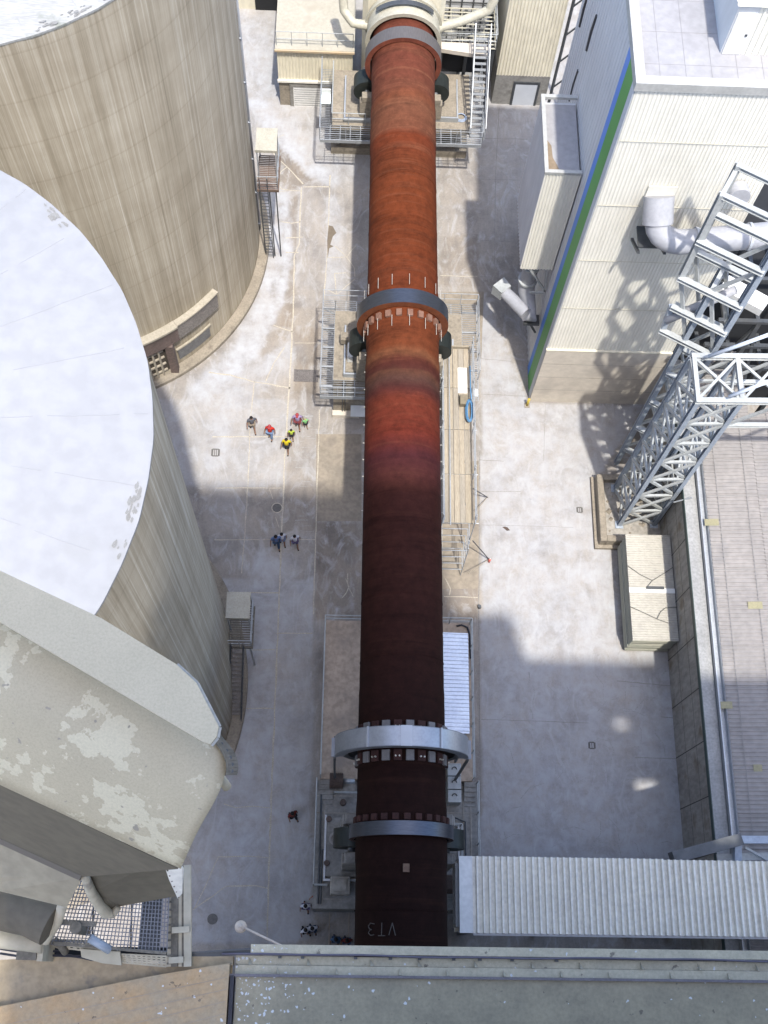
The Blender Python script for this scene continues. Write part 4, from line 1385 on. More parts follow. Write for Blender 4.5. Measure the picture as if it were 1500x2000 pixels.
for x in (4.95, 6.6):
    for z in (SZ + .6, SZ + 1.15, 2.0):
        MB().tube([(x, 21.3, z), (x, 32.0, z)], .028, 7).build('ledger', steel, sc)
MB().tube([(5.35, 21.4, SZ + .12), (5.37, 32.2, SZ + .12)], .035, 7).build('ledger', steel, sc)
for yy, yg in ((23.9, 24.85), (20.9, 21.15)):
    MB().tube([(6.6, yy, 3.6), (7.9, yg, .05)], .032, 7).build('raker', steel_d, sc)
    MB().tube([(6.6, yy - 1.0, 1.2), (7.85, yg - .02, .08)], .02, 6).build('raker', planks, sc)
lo = MB()
for z in (1.0, 2.0, 3.0, 4.0):
    for y_ in (21.4, 20.2): lo.tube([(4.9, y_, z), (6.3, y_, z)], .025, 6)
    for x in (4.9, 6.3): lo.tube([(x, 20.2, z), (x, 21.4, z)], .025, 6)
for x in (4.9, 6.3): lo.tube([(x, 20.2, 0), (x, 20.2, 4.3)], .028, 6)
lo.build('ladder_bay', steel, sc)
q = at(903, 745, SZ)
t = tag(MB().box(q.x - .25, q.x + .25, q.y - .75, q.y + .8, SZ + .058, SZ + .075).build('white_board', white_paint), 'white sheet lying on the scaffold boards', 'sheet')
q = at(905, 787, SZ)
t = thing('steel_bin', 'small brown grey bin standing on the scaffold boards', 'bin', (q.x, q.y, SZ + .06))
b = MB(); b.box(q.x - .22, q.x + .22, q.y - .28, q.y + .28, SZ + .06, SZ + .45); b.build('bin_body', mat('brown_bin', (.22, .19, .13), (.16, .135, .1), 5, .7), t, bevel=.02)
q0 = at(918, 800, SZ + .3)
t = thing('air_hose', 'blue hose looped over the scaffold edge', 'hose', (q0.x, q0.y, SZ))
b = MB(); a_ = at(918, 715, SZ + .6); pts = [a_, at(919, 760, SZ + .6), at(921, 780, SZ + .8)]
b.tube(pts, .035, 7)
for k in range(3):
    pts = []
    for i in range(15):
        a = i / 14 * 2 * math.pi
        c = at(917 + (4.5 + k * 1.4) * math.sin(a), 802 + (19 + k * 1.5) * math.cos(a) * -1, SZ + .55 - k * .05)
        pts.append(c)
    b.tube(pts, .035, 7)
b.build('hose_loop', hose_blue, t, True)
q = at(929, 768, SZ + .4)
t = thing('work_lamp', 'small white work lamp clamped to the scaffold rail', 'lamp', (q.x, q.y, SZ))
MB().box(q.x - .12, q.x + .12, q.y - .2, q.y + .2, SZ + .3, SZ + .5).build('lamp_body', white_paint, t, bevel=.03)
MB().tube([(q.x, q.y, SZ - .2), (q.x, q.y, SZ + .31)], .02, 6).build('stem', steel_d, t)
for px_, py_, lab in ((988, 1033, 'rusty scrap plate lying in the sunlit yard'),):
    q = at(px_, py_, 0)
    b = MB(); b.add([(q.x - .2, q.y + .1, .02), (q.x + .05, q.y - .12, .03), (q.x + .22, q.y - .1, .06), (q.x + .1, q.y + .05, .09), (q.x - .05, q.y + .12, .05)], [(0, 1, 2, 3, 4)])
    bb = MB(); bb.slab([b.v[i] for i in range(5)], .02)
    tag(bb.build('scrap_plate', rust_brown), lab, 'scrap')
q = at(955, 1097, 0)
t = thing('fire_extinguisher', 'small red and white canister standing by the raker foot in the yard', 'canister', (q.x, q.y, 0))
MB().disc((q.x, q.y), .07, 0, .42, 14, .065).build('canister_body', mat('faded_red', (.52, .12, .09), (.45, .1, .08), 5, .5), t, True)
MB().disc((q.x, q.y), .03, .421, .52, 10).build('valve', white_paint, t, True)
q = at(936, 1186, 0)
tag(MB().disc((q.x, q.y), .11, .003, .22, 14, .09).build('tar_bucket', steel_d), 'dark bucket standing on the strip right of the near pier', 'bucket')

# ------------------------------------------------------------------ main building
BX0, BX1, BY0, BH = 10.47, 17.3, 31.05, 26.0
bl = thing('process_building', 'tall cream clad building with blue and green corner stripes', 'building', (BX0, BY0, 0))
MB().box(BX0 + .06, BX1 - .01, BY0 + .06, 42.8, 0, BH - .3).build('core', clad_side, bl)
b = MB(); b.ribs((BX0 + .04, BY0 + .058, 6.0), (1, 0, 0), (0, 0, 1), (0, -1, 0), BX1 - BX0 - .04, BH - 6.0, .165, .022, .5); b.build('front_cladding', clad, bl)
b = MB()
for z in (10.2, 14.4, 18.6, 22.8): b.box(BX0 + .1, BX1, BY0 - .004, BY0 + .012, z, z + .025)
b.build_each('sheet_lap', mat('lap_shadow_line', (.56, .53, .43), (.5, .47, .38), 1, .7), bl)
MB().box(BX0 + .02, BX1 + .01, BY0 - .03, BY0 + .058, 0, 5.96).build('base_band', concrete_band, bl)
b = MB(); b.box(BX0, BX1 + .012, BY0 - .06, BY0 + .056, 5.962, 6.05); b.build('band_flashing', clad_far, bl)
b = MB()
for z in (1.5, 3.0, 4.5): b.box(BX0 + .05, BX1, BY0 - .034, BY0 - .029, z, z + .03)
b.build('panel_joint', concrete_dk, bl)
b = MB(); b.ribs((BX0 + .058, 42.8, .0), (0, -1, 0), (0, 0, 1), (-1, 0, 0), 42.8 - BY0 - .06 - 2.2, BH - .3, .42, .03, .5); b.build('side_cladding', clad_side, bl)
ys0 = BY0 + .058
MB().box(BX0 + .0, BX0 + .056, ys0, ys0 + .50, 0, BH - .31).build('corner_trim', mat('grey_trim', (.52, .54, .56), (.46, .48, .5), 1, .5), bl)
MB().box(BX0 - .004, BX0 + .056, ys0 + .502, ys0 + 1.62, 0, BH - .31).build('green_stripe', green_stripe, bl)
MB().box(BX0 + .0, BX0 + .056, ys0 + 1.622, ys0 + 2.2, 0, BH - .31).build('blue_stripe', blue_stripe, bl)
b = MB(); b.box(BX0 + .36, BX1 - .02, BY0 + .36, 42.6, BH - .298, BH - .2); rf = b.build('roof', roof_white, bl)
b = MB()
for k in range(7): b.box(BX0 + .37, BX1 - .03, BY0 + 1.2 + k * 1.6, BY0 + 1.215 + k * 1.6, BH - .198, BH - .19)
for k in range(7): b.box(BX0 + 1.0 + k, BX0 + 1.012 + k, BY0 + .37, 42.5, BH - .189, BH - .183)
b.build('roof_seam', mat('roof_seam_dark', (0.275, 0.27, 0.278), (0.25, 0.245, 0.25), 1, .8), rf)
b = MB(); b.box(BX0 - .04, BX1, BY0 - .05, BY0 + .34, BH - .30, BH + .12); b.box(BX0 - .04, BX0 + .34, BY0 + .342, 42.6, BH - .30, BH + .12)
b.build('parapet', parapet_white, bl)
b = MB()
for z0_, y_ in ((20, 41.8), (17, 40.0), (13.5, 40.2), (9, 42), (21, 39.4)):
    b.tube([(BX0 + .03, y_, z0_), (BX0 + .02, y_ + .15, z0_ - 1.1), (BX0 + .03, y_ + .1, z0_ - 2.2)], .07, 6)
b.build_each('wall_pipe', steel_d, bl)
# rooftop hut
q1 = at(1405, 105, BH - .2)
hut = thing('rooftop_hut', 'small cream hut with white door on the tall building roof', 'hut', (q1.x + 1.5, q1.y, BH - .2))
hx, hy = q1.x + .0, q1.y
b = MB(); b.box(hx + .03, hx + 4, hy + .03, hy + 3.5, BH - .2, BH + 2.2); b.build('wall', clad_side, hut)
b = MB(); b.ribs((hx + .85, hy + .028, BH - .2), (1, 0, 0), (0, 0, 1), (0, -1, 0), 3.2, 2.4, .24, .05, .5); b.build('front_cladding', clad, hut)
d = MB().box(hx + .08, hx + .80, hy - .02, hy + .028, BH - .18, BH + 1.85).build('door', white_paint, hut)
MB().box(hx + .66, hx + .74, hy - .05, hy - .022, BH + .75, BH + .85).build('handle', steel_d, d)
b = MB(); b.ribs((hx - .1, hy - .15, BH + 2.3), (0, 1, 0), (1, 0, 0), (0, 0, 1), 3.7, 4.2, .22, .04, .5); b.build('roof', clad_far, hut)
# annex on the west face
ax0, ax1, ay0, ay1, az0, az1 = 8.72, BX0 + .02, 34.2, 38.7, 8.8, 16.7
an = thing('hung_enclosure', 'cream clad box hung on the shaded side wall with open tray roof', 'enclosure', ((ax0 + ax1) / 2, (ay0 + ay1) / 2, az0))
MB().box(ax0 + .04, ax1 - .05, ay0 + .05, ay1, az0, az1 - .5).build('core', clad_side, an)
b = MB(); b.ribs((ax0 + .02, ay0 + .048, az0), (1, 0, 0), (0, 0, 1), (0, -1, 0), ax1 - ax0 - .07, az1 - az0 - .1, .16, .04, .5); b.build('front_cladding', clad, an)
b = MB(); b.ribs((ax0 + .038, ay1, az0), (0, -1, 0), (0, 0, 1), (-1, 0, 0), ay1 - ay0 - .05, az1 - az0 - .1, .22, .03, .5); b.build('side_cladding', clad_side, an)
b = MB(); b.box(ax0 - .02, ax0 + .16, ay0 - .02, ay1 + .02, az1 - .1, az1 + .06); b.box(ax0 + .162, ax1 - .05, ay0 - .02, ay0 + .16, az1 - .1, az1 + .06); b.box(ax0 + .162, ax1 - .05, ay1 - .16, ay1 + .02, az1 - .1, az1 + .06)
b.build('parapet', parapet_white, an)
tr = MB().box(ax0 + .17, ax1 - .06, ay0 + .17, ay1 - .17, az1 - .498, az1 - .42).build('roof_tray', roof_white, an)
b = MB(); sp = [(ax0 + .2, ay0 + .2), (ax0 + .85, ay0 + .2), (ax0 + .66, ay0 + .8), (ax0 + .48, ay0 + 1.2), (ax0 + .44, ay0 + 1.9), (ax0 + .2, ay0 + 2.3)]
b.add([(x, y, az1 - .416) for x, y in sp], [list(range(6))]); b.build('dirt_stain', mat('brown_tray_dirt', (.26, .20, .14), (.2, .155, .11), 4, .9), tr)
b = MB()
for x in (ax0 + .5, ax1 - .35):
    b.beam((x, ay0 + .15, az0 - .02), (ax1 - .06, ay0 + .15, az0 - 2.2), .1)
b.beam((ax0 + .3, ay0 + .15, az0 - .08), (ax1 - .06, ay0 + .15, az0 - .08), .12); b.beam((ax0 + .9, ay0 + .1, az0 - 2.3), (ax1 - .06, ay0 + .1, az0 - 2.3), .1)
b.build('bracket', steel_w, an)
# fan with square discharge hood
q = at(985, 570, 5.0); e = at(1028, 612, 5.0); fpos = at(1030, 548, 6.2)
fan = thing('exhaust_duct', 'pale elbow duct with square mouth below the hung enclosure', 'duct', (fpos.x, fpos.y, 4))
b = MB(); b.tube([(fpos.x, fpos.y, 7.6), (fpos.x, fpos.y, 6.0)], .42, 24); smooth_angle(b.build('riser', duct_paint, fan), 40)
b = MB(); b.disc((fpos.x, fpos.y), .54, 6.25, 6.40, 24); b.disc((fpos.x, fpos.y), .5, 7.6, 7.72, 24); b.build('flange', steel_w, fan)
b = MB(); b.tube([(fpos.x, fpos.y, 6.0), (fpos.x + .05, fpos.y - .25, 5.5), e + Vector((.25, -.05, -.1)), e], .46, 20); smooth_angle(b.build('casing', duct_paint, fan), 40)
b = MB(); dd = (q - e).normalized(); b.tube([e, q], .36, 20, True, [.4, .34]); smooth_angle(b.build('outlet_pipe', duct_paint, fan), 40)
b = MB(); sdir = dd.cross(Vector((0, 0, 1))).normalized(); udir = sdir.cross(dd)
m0 = q - dd * .1; m1 = q + dd * .55
vs = []
for c, h in ((m0, .36), (m1, .42)):
    for s, u in ((-1, -1), (1, -1), (1, 1), (-1, 1)): vs.append(c + sdir * h * s + udir * h * u)
b.add(vs, [(0, 1, 2, 3), (4, 5, 6, 7), (0, 1, 5, 4), (1, 2, 6, 5), (2, 3, 7, 6), (3, 0, 4, 7)]); b.build('square_mouth', steel_w, fan)
b = MB(); b.box(e.x - .05, BX0 - .01, e.y - .3, e.y + .3, 4.2, 4.4); b.beam((e.x + .2, e.y, 4.3), (BX0 - .02, e.y, 3.0), .1); b.build('support', steel_d, fan)
# big dust duct leaving the front wall
du = thing('dust_duct', 'thick pale grey dust duct with elbow leaving the clad front wall', 'duct', (13.2, 30, 18))
b = MB(); b.tube([(13.05, 31.03, 19.45), (13.1, 30.55, 18.95), (13.15, 30.2, 18.6)], .66, 28); smooth_angle(b.build('inlet_drum', duct_paint, du), 40)
pts = [Vector((13.15, 30.2, 18.6))]
for k in range(1, 6):
    a = k / 5 * math.pi / 2
    pts.append(Vector((13.15 + 1.05 * (1 - math.cos(a)), 30.2 - .55 * math.sin(a), 18.6 - .5 * math.sin(a))))
pts += [Vector((15.0, 29.72, 18.12))]
b = MB(); b.tube(pts, .55, 26); smooth_angle(b.build('elbow', duct_paint, du), 30)
b = MB(); b.tube([pts[-1], (18.3, 30.0, 18.4), (24, 30.5, 18.9)], .56, 26); smooth_angle(b.build('pipe_run', duct_paint, du), 40)
for x in (14.9, 17.2, 18.6):
    b = MB(); f = (x - 15) / 9
    b.tube([(x - .06, 29.72 + .78 * f, 18.12 + .78 * f), (x + .06, 29.72 + .78 * f, 18.12 + .78 * f)], .61, 26); b.build('flange', mat('flange_grey', (.42, .44, .47), (.36, .38, .41), 2, .5), du)
b = MB(); b.box(12.45, 13.7, BY0 - .05, BY0 - .008, 18.0, 20.09); b.build('wall_plate', clad, du)
b = MB(); b.box(12.6, 14.0, 29.9, 31.0, 17.2, 17.3); b.beam((12.62, 31.0, 16.3), (12.62, 29.7, 17.15), .12); b.beam((13.8, 31.0, 16.3), (13.8, 29.7, 17.15), .12); b.build('bracket', steel_d, du)
b = MB(); b.tube([(16.2, 30.95, 20.2), (16.2, 30.4, 20.3)], .45, 20); smooth_angle(b.build('branch_stub', duct_paint, du), 40)

# ------------------------------------------------------------------ lattice towers, pit
def lattice(name, label, corners, z0, levels, leg_w, brace_w, m_leg, m_br, inv=False):
    """corners: FL, FR, BR, BL in plan; levels: heights of the horizontals"""
    t = thing(name, label, 'tower', (sum(c[0] for c in corners) / 4, sum(c[1] for c in corners) / 4, z0))
    C = [Vector((c[0], c[1], 0)) for c in corners]
    for c in C:
        MB().ibeam(c + Vector((0, 0, z0)), c + Vector((0, 0, levels[-1])), leg_w, leg_w, t=.035).build('leg', m_leg, t)
        MB().box(c.x - leg_w, c.x + leg_w, c.y - leg_w, c.y + leg_w, z0, z0 + .06).build('base_plate', m_leg, t)
    for i in range(4):
        a, c = C[i], C[(i + 1) % 4]
        nrm = (c - a).cross(Vector((0, 0, 1))).normalized()
        b = MB()
        lv = [z0] + list(levels)
        for k in range(len(lv) - 1):
            za, zb = Vector((0, 0, lv[k])), Vector((0, 0, lv[k + 1]))
            o = nrm * .03
            if inv and k % 2:
                b.beam(c + za + o, a + zb + o, brace_w, brace_w * .7, nrm)
            else:
                b.beam(a + za + o, c + zb + o, brace_w, brace_w * .7, nrm)
            b.beam(c + za - o, a + zb - o, brace_w, brace_w * .7, nrm)
            b.beam(a + zb, c + zb, brace_w * 1.1, brace_w * .8, nrm)
        b.build('bracing', m_br, t)
    return t


T1 = [(15.16, 23.2), (17.11, 23.28), (17.10, 25.48), (15.07, 25.4)]
t1 = lattice('lattice_tower', 'blue-grey steel lattice tower rising from a concrete pit', T1, .5, [2.6, 4.75, 6.9, 9.05, 11.2, 13.3, 15.5], .22, .15, steel_b, steel_w)
b = MB(); zt = 15.5
for y_, y2 in ((23.2, 23.28), (25.4, 25.48)): b.ibeam((15.05, y_, zt + .12), (23.5, y2 + .1, zt + .12), .24, .24)
b.build('top_chord', steel_w, t1)
b = MB()
for x in (15.16, 17.11, 19.1, 21.1): b.ibeam((x, 23.1 + .1, zt + .12), (x, 25.5, zt + .12), .2, .2)
b.build_each('cross_beam', steel_w, t1, 3)
b = MB()
for x0_, x1_ in ((15.2, 17.1), (17.15, 19.05), (19.1, 21.1)):
    b.beam((x0_, 23.3, zt + .14), (x1_, 25.35, zt + .14), .12, .1); b.beam((x0_, 25.35, zt + .10), (x1_, 23.3, zt + .10), .12, .08)
b.build('plan_bracing', steel_w, t1)
b = MB()
for y_ in (23.28, 25.48):
    b.ibeam((17.2, y_, 13.2), (23.5, y_ + .1, 13.2), .2, .2)
    for x0_, x1_ in ((17.2, 19.1), (21.1, 19.1), (21.1, 23.2)): b.beam((x0_, y_, 13.25), (x1_, y_, zt), .12)
b.build('bridge_truss', steel_w, t1)
b = MB()
for pa_, pb__ in ((at(1384, 696, 16.2), at(1506, 652, 18.2)), (at(1424, 775, 16.0), at(1508, 742, 17.2))):
    MB().tube([pa_, pb__], .085, 10).build('stay_pipe', mat('pale_blue_pipe', (.52, .58, .66), (.45, .5, .58), 2, .5), t1, True)
pit = thing('pit_wall', 'low beige concrete curb box around the foot of the lattice tower', 'pit wall', (16, 24.3, 0))
b = MB(); px0, px1, py0, py1 = 14.0, 17.46, 22.1, 26.1
b.box(px0, px0 + .36, py0, py1, 0, .9); b.box(px0 + .362, px1, py0, py0 + .34, 0, .9); b.box(px0 + .362, px1, py1 - .34, py1, 0, .9)
b.build('wall', concrete, pit, bevel=.03)
b = MB(); b.box(px0 - .2, px0 - .003, py0 - .002, py1 + .1, 0, .25); b.box(px0 - .2, px1, py0 - .2, py0 - .003, 0, .25); b.build('footing', concrete, pit)
MB().box(px0 + .362, px1, py0 + .342, py1 - .342, .01, .48).build('floor', concrete_dk, pit)
b = MB()
rr_ = random.Random(5)
for k in range(26):
    x, y_ = rr_.uniform(14.6, 16.6), rr_.uniform(22.7, 25.5); s = rr_.uniform(.05, .22)
    b.add([(x - s, y_, .48), (x, y_ - s, .48), (x + s, y_ + s * .3, .48), (x, y_ + s, .48), (x, y_, .48 + s * .8)], [(0, 1, 4), (1, 2, 4), (2, 3, 4), (3, 0, 4)])
tag(b.build('spilled_rubble', concrete), 'beige rubble spilled inside the lattice tower pit', 'rubble')['kind'] = 'stuff'

Mo = Vector((15.36, 27.2, 0)); U = Vector((.874, -.485, 0)); V = Vector((.485, .874, 0))
def t2p(s, v, z): return Mo + U * s + V * v + Vector((0, 0, z))


t2 = thing('lattice_tower', 'pale skewed steel tower carrying the dust duct beside the clad wall', 'tower', (Mo.x, Mo.y, 0))
for (s, v, z0_, z1_) in ((0, 0, 0, 18.1), (1.4, 0, 0, 23.6), (0, 1.6, 0, 18.1), (1.4, 1.6, 0, 23.6), (-1.42, 0.0, 18.1, 23.8), (-1.42, 1.6, 18.1, 23.8)):
    MB().ibeam(t2p(s, v, z0_), t2p(s, v, z1_), .24, .24, t=.04).build('leg', steel_w if z0_ > 1 else steel_b, t2)
for (s0, s1, z) in ((-1.5, 1.5, 20.8), (-1.5, 1.5, 18.1), (-1.22, 1.5, 16.0), (-1.2, 1.4, 14.0), (0, 1.4, 11), (0, 1.4, 8), (0, 1.4, 5), (0, 1.4, 2.3)):
    for v in (0, 1.6):
        MB().ibeam(t2p(s0, v - .13, z), t2p(s1, v - .13, z), .26, .24).build('beam', steel_w, t2)
for z in (23.7,):
    for v in (0, 1.6): MB().ibeam(t2p(-1.5, v, z), t2p(1.5, v, z), .22, .22).build('beam', steel_w, t2)
for s in (-1.42, 0, 1.4):
    for z in ((18.1, 20.8, 23.7) if s < 0 else (5, 8, 11, 14, 16, 18.1)):
        MB().ibeam(t2p(s, .05, z - .22), t2p(s, 1.6, z - .22), .18, .2).build('tie_beam', steel_w, t2)
b = MB()
for v in (.02, 1.62):
    b.beam(t2p(-1.42, v, 18.0), t2p(0, v, 14.1), .15); b.beam(t2p(0, v, 18.1), t2p(1.4, v, 14.1), .15); b.beam(t2p(0, v, 18.1), t2p(1.4, v, 20.8), .14)
    b.beam(t2p(1.4, v, 14), t2p(0, v, 11), .14)
    for z in (2.3, 5, 8): b.beam(t2p(0, v, z), t2p(1.4, v, z + 2.9), .12); b.beam(t2p(1.4, v, z), t2p(0, v, z + 2.9), .12)
b.build('bracing', steel_w, t2)
b = MB()
for s in (0, 1.4):
    for z in (2.3, 5, 8, 11, 14, 16): b.beam(t2p(s, 0, z), t2p(s, 1.6, z + 2.0), .1)
b.build('side_bracing', steel_w, t2)
MB().tube([t2p(-1.15, -.2, 15.0), t2p(.9, 1.3, 17.2)], .2, 14).build('drop_pipe', duct_paint, t2, True)
MB().beam(t2p(-1.1, 0, 14.15), t2p(-1.22, 0, 15.9), .22).build('post', steel_b, t2)

# bundle of sheets tied down with rope
sh0 = at(1223, 1043, 2.4); sh1 = at(1310, 1046, 2.4); sh2 = at(1325, 1252, 2.4); sh3 = at(1235, 1252, 2.4)
st = thing('sheet_bundle', 'big stack of pale sheets tied with ropes beside the hall wall', 'sheet stack', ((sh0.x + sh1.x) / 2, (sh0.y + sh2.y) / 2, 0))
sx0, sx1, sy0, sy1 = (sh0.x + sh3.x) / 2, (sh1.x + sh2.x) / 2, sh2.y, sh0.y
b = MB(); rr_ = random.Random(8)
zz = .22
while zz < 2.3:
    th = rr_.uniform(.10, .2)
    o = rr_.uniform(-.035, .035)
    b.box(sx0 + .05 + o, sx1 - .05 + o, sy0 + .05 + rr_.uniform(-.05, .03), sy1 - .05, zz, zz + th - .012); zz += th
b.build('sheet_layers', greenedge, st)
b = MB(); b.ribs((sx0, sy0, 2.36), (0, 1, 0), (1, 0, 0), (0, 0, 1), sy1 - sy0, sx1 - sx0, .13, .035, .5); b.box(sx0, sx1, sy0, sy1, 2.315, 2.355); b.build('top_sheet', sheetm, st)
b = MB()
for k in range(4): b.box(sx0 + .1, sx1 - .1, sy0 + .3 + k * 1.7, sy0 + .5 + k * 1.7, 0, .215)
b.build('timber_bearer', planks, st)
def shp(px, py): 
    p = at(px, py, 2.41); return Vector((p.x, p.y, 2.42))
b = MB()
b.tube([shp(1226, 1105), shp(1250, 1122), shp(1274, 1134), shp(1300, 1118), shp(1314, 1108)], .022, 6); b.tube([shp(1274, 1134), shp(1264, 1146), shp(1261, 1152)], .022, 6)
b.tube([shp(1231, 1185), shp(1260, 1198), shp(1283, 1209), shp(1305, 1217)], .022, 6); b.tube([shp(1283, 1209), shp(1290, 1195), shp(1300, 1187), shp(1322, 1186)], .022, 6)
b.build('rope', ropem, st, True)
q0, q1 = shp(1229, 1152), shp(1320, 1152)
MB().box(sx0 - .01, sx1 + .01, q0.y - .14, q0.y + .12, 2.40, 2.412).build('white_strap', white_paint, st)
q = shp(1280, 1149); MB().box(q.x - .45, q.x + .45, q.y - .06, q.y + .08, 2.415, 2.5).build('steel_angle', steel_d, st)

# ------------------------------------------------------------------ storage hall
hall = thing('storage_hall', 'long hall with ribbed brownish roof and stained concrete wall at right', 'hall', (17.5, 14, 0))
HX = 17.46
b = MB(); b.box(HX, HX + .3, -4, 30.9, 0, 5.45); b.build('wall', concrete_dk, hall)
b = MB()
for y_ in np.arange(-2.6, 30, 2.6): b.box(HX - .006, HX + .01, y_, y_ + .05, 0, 5.44)
for z in (1.8, 3.6): b.box(HX - .005, HX + .01, -4, 30.8, z, z + .03)
b.build('panel_joint', mat('dark_panel_joint', (.09, .08, .07), (.07, .06, .055), 2, .9), hall)
b = MB(); b.box(HX - .12, HX + .52, -4, 30.9, 5.452, 5.62); b.build('wall_coping', mat('pale_coping', (0.33, 0.33, 0.325), (0.26, 0.26, 0.255), 1.2, .85, grime=.2), hall)
b = MB(); b.box(HX - .16, HX - .122, -4, 30.9, 5.30, 5.66); b.build('coping_edge', mat('dark_green_edge', (.035, .06, .055), (.03, .05, .045), 2, .6), hall)
b = MB(); gx = HX + .56
b.box(gx, gx + .05, -4, 30.85, 5.5, 5.95); b.box(gx + .052, gx + .35, -4, 30.85, 5.5, 5.56); b.box(gx + .352, gx + .40, -4, 30.85, 5.5, 5.86)
b.build('gutter', steel, hall)
b = MB(); sl = .12; rx0 = gx + .38
roofpoly = None
nrib = int((30.8 + 4) / .2)
b.ribs((rx0, -4, 5.9), (0, 1, 0), Vector((1, 0, sl)), Vector((-sl, 0, 1)), 35.2, 2.6, .2, .05, .5)
b.build('roof', hall_roof_m, hall)
b = MB(); b.ribs((rx0 + 2.595, -4, 5.9 + 2.6 * sl * .985), (0, 1, 0), Vector((1, 0, sl)), Vector((-sl, 0, 1)), 31.5, 12, .2, .05, .5)
b.build('roof', hall_roof_m, hall)
b = MB()
for k in range(6):
    x = rx0 + .55 + k * 1.45
    z = 5.9 + (x - rx0) * sl + .058
    b.box(x, x + .035, -4, 30.5 if k < 2 else 27.4, z, z + .012)
for k in range(18):
    y_ = -3.2 + k * 2.0
    if y_ < 27: b.beam((rx0, y_, 5.9 + .062), (rx0 + 13, y_, 5.9 + 13 * sl + .062), .05, .012)
b.build('roof_fixing_line', mat('roof_line_dark', (.25, .235, .225), (.2, .19, .18), 3, .8), hall)
for (px_, py_, w, d) in ((1390, 1020, .7, .36), (1475, 1182, .7, .36), (1419, 1377, .55, .34), (1480, 1500, .4, .32)):
    z = 6.15
    q = at(px_, py_, z); z = 5.9 + (q.x - rx0) * sl + .07; q = at(px_, py_, z)
    MB().beam((q.x - w / 2, q.y, z - w / 2 * sl), (q.x + w / 2, q.y, z + w / 2 * sl), d, .02).build('skylight', yellow_panel, hall)
b = MB(); b.beam((HX + .2, 22.7, 5.9), (HX - .55, 22.7, 5.2), .06); b.build('overflow_pipe', steel, hall)
# dark steel bay between the hall and the clad building
bay = thing('conveyor_trestle', 'dark shadowed steel trestle with white hoods between building and hall', 'trestle', (20.5, 31, 0))
b = MB()
for x in (18.0, 19.6, 21.2, 22.8):
    for y_ in (29.2, 31.6, 34): b.beam((x, y_, 0), (x, y_, 12.5), .22)
    b.beam((x, 29.2, 12.3), (x, 34, 12.3), .2); b.beam((x, 29.2, 8), (x, 34, 8), .2)
for y_ in (29.2, 31.6, 34):
    for z in (8, 10.2, 12.5): b.beam((17.6, y_, z), (24, y_, z), .2)
    b.beam((18, y_, 5), (19.6, y_, 12), .14); b.beam((21.2, y_, 5), (19.6, y_, 12), .14)
b.build('frame', steel_d, bay)
b = MB(); b.box(17.35, 26, 31.2, 44, 0, 11); b.build('shaded_gap_block', painted_void, bay)  # near-black block standing in for the shaded gap
b = MB(); b.prism([(17.45, 30.4), (19.4, 29.2), (19.9, 29.9), (18.0, 31.1)], 13.0, 13.5); b.build('hood', white_paint, bay)

# ------------------------------------------------------------------ gallery roof at lower right
GZ = 10.2
g0 = at(895, 1672, GZ); g1 = at(899, 1822, GZ)
ga = thing('conveyor_gallery', 'pale ribbed gallery roof crossing the lower right beside the kiln', 'gallery', (g0.x + 3, (g0.y + g1.y) / 2, 0))
gx0, gy0, gy1 = (g0.x + g1.x) / 2, g1.y, g0.y
MB().box(gx0, gx0 + .55, gy0, gy1, GZ - .06, GZ + .065).build('end_flashing', white_paint, ga)
b = MB(); b.ribs((gx0 + .552, gy0, GZ), (1, 0, 0), (0, 1, 0), (0, 0, 1), 8.02, gy1 - gy0, .262, .2, .5); b.build('roof_sheet', canopy_m, ga)
b = MB(); b.ribs((gx0 + 8.56, gy0 + .0, GZ + .05), (1, 0, 0), (0, 1, 0), (0, 0, 1), 9.2, gy1 - gy0 - .03, .262, .2, .5); b.build('roof_sheet', canopy_m, ga)
b = MB(); b.box(gx0 + .552, gx0 + 18, gy0 - .09, gy0 - .002, GZ - .2, GZ + .05); b.build('eave_trim', mat('grey_eave', (.42, .41, .41), (.36, .35, .35), 2, .6), ga)
MB().box(gx0 + .02, gx0 + 18, gy0 + .1, gy1 - .1, GZ - 2.6, GZ - .22).build('wall', clad_side, ga)
b = MB()
for z in (GZ - .5, GZ - 1.6): b.box(gx0 - .12, gx0 + .015, gy0 + .25, gy1 - .25, z, z + .1)
for y_ in (gy0 + .25, gy1 - .35): b.box(gx0 - .12, gx0 + .015, y_, y_ + .1, GZ - 1.498, GZ - .502)
b.build('window_frame', steel_w, ga)
for x in (gx0 + 1.0, gx0 + 4.6, gx0 + 9.2, gx0 + 11.2):
    b = MB(); b.beam((x, gy0 + .3, 0), (x, gy0 + .3, GZ - 2.6), .25); b.beam((x, gy1 - .3, 0), (x, gy1 - .3, GZ - 2.6), .25); b.build('support_leg', steel_d, ga)
# dark inclined roof edge poking out behind the gallery
q0, q1, q2 = at(1312, 1676, 8.5), at(1445, 1640, 8.5), at(1506, 1640, 8.5)
tr_ = thing('inclined_conveyor', 'dark edged steel frame poking out behind the gallery over the hall', 'conveyor', (q1.x, q1.y, 0))
b = MB(); b.beam(q0, q1, .5, .7, (0, 0, 1)); b.build('side_girder', steel_d, tr_)
b = MB(); b.beam(q1 + Vector((-.02, -.02, .2)), q2 + Vector((2, 0, .2)), .32, .2); b.beam(at(1440, 1650, 8.5), at(1440, 1680, 8.3), .3, .3); b.build('end_frame', steel_b, tr_)
b = MB(); b.beam(at(1455, 1655, 8.4), at(1500, 1680, 8.2), .1); b.beam(at(1400, 1675, 8.0), at(1500, 1672, 8.0), .3, .1); b.build('bracing', steel_w, tr_)
for y_ in (3.4,): MB().beam((q1.x, y_, 0), (q1.x, y_, 8.2), .3).build('leg', steel_d, tr_)

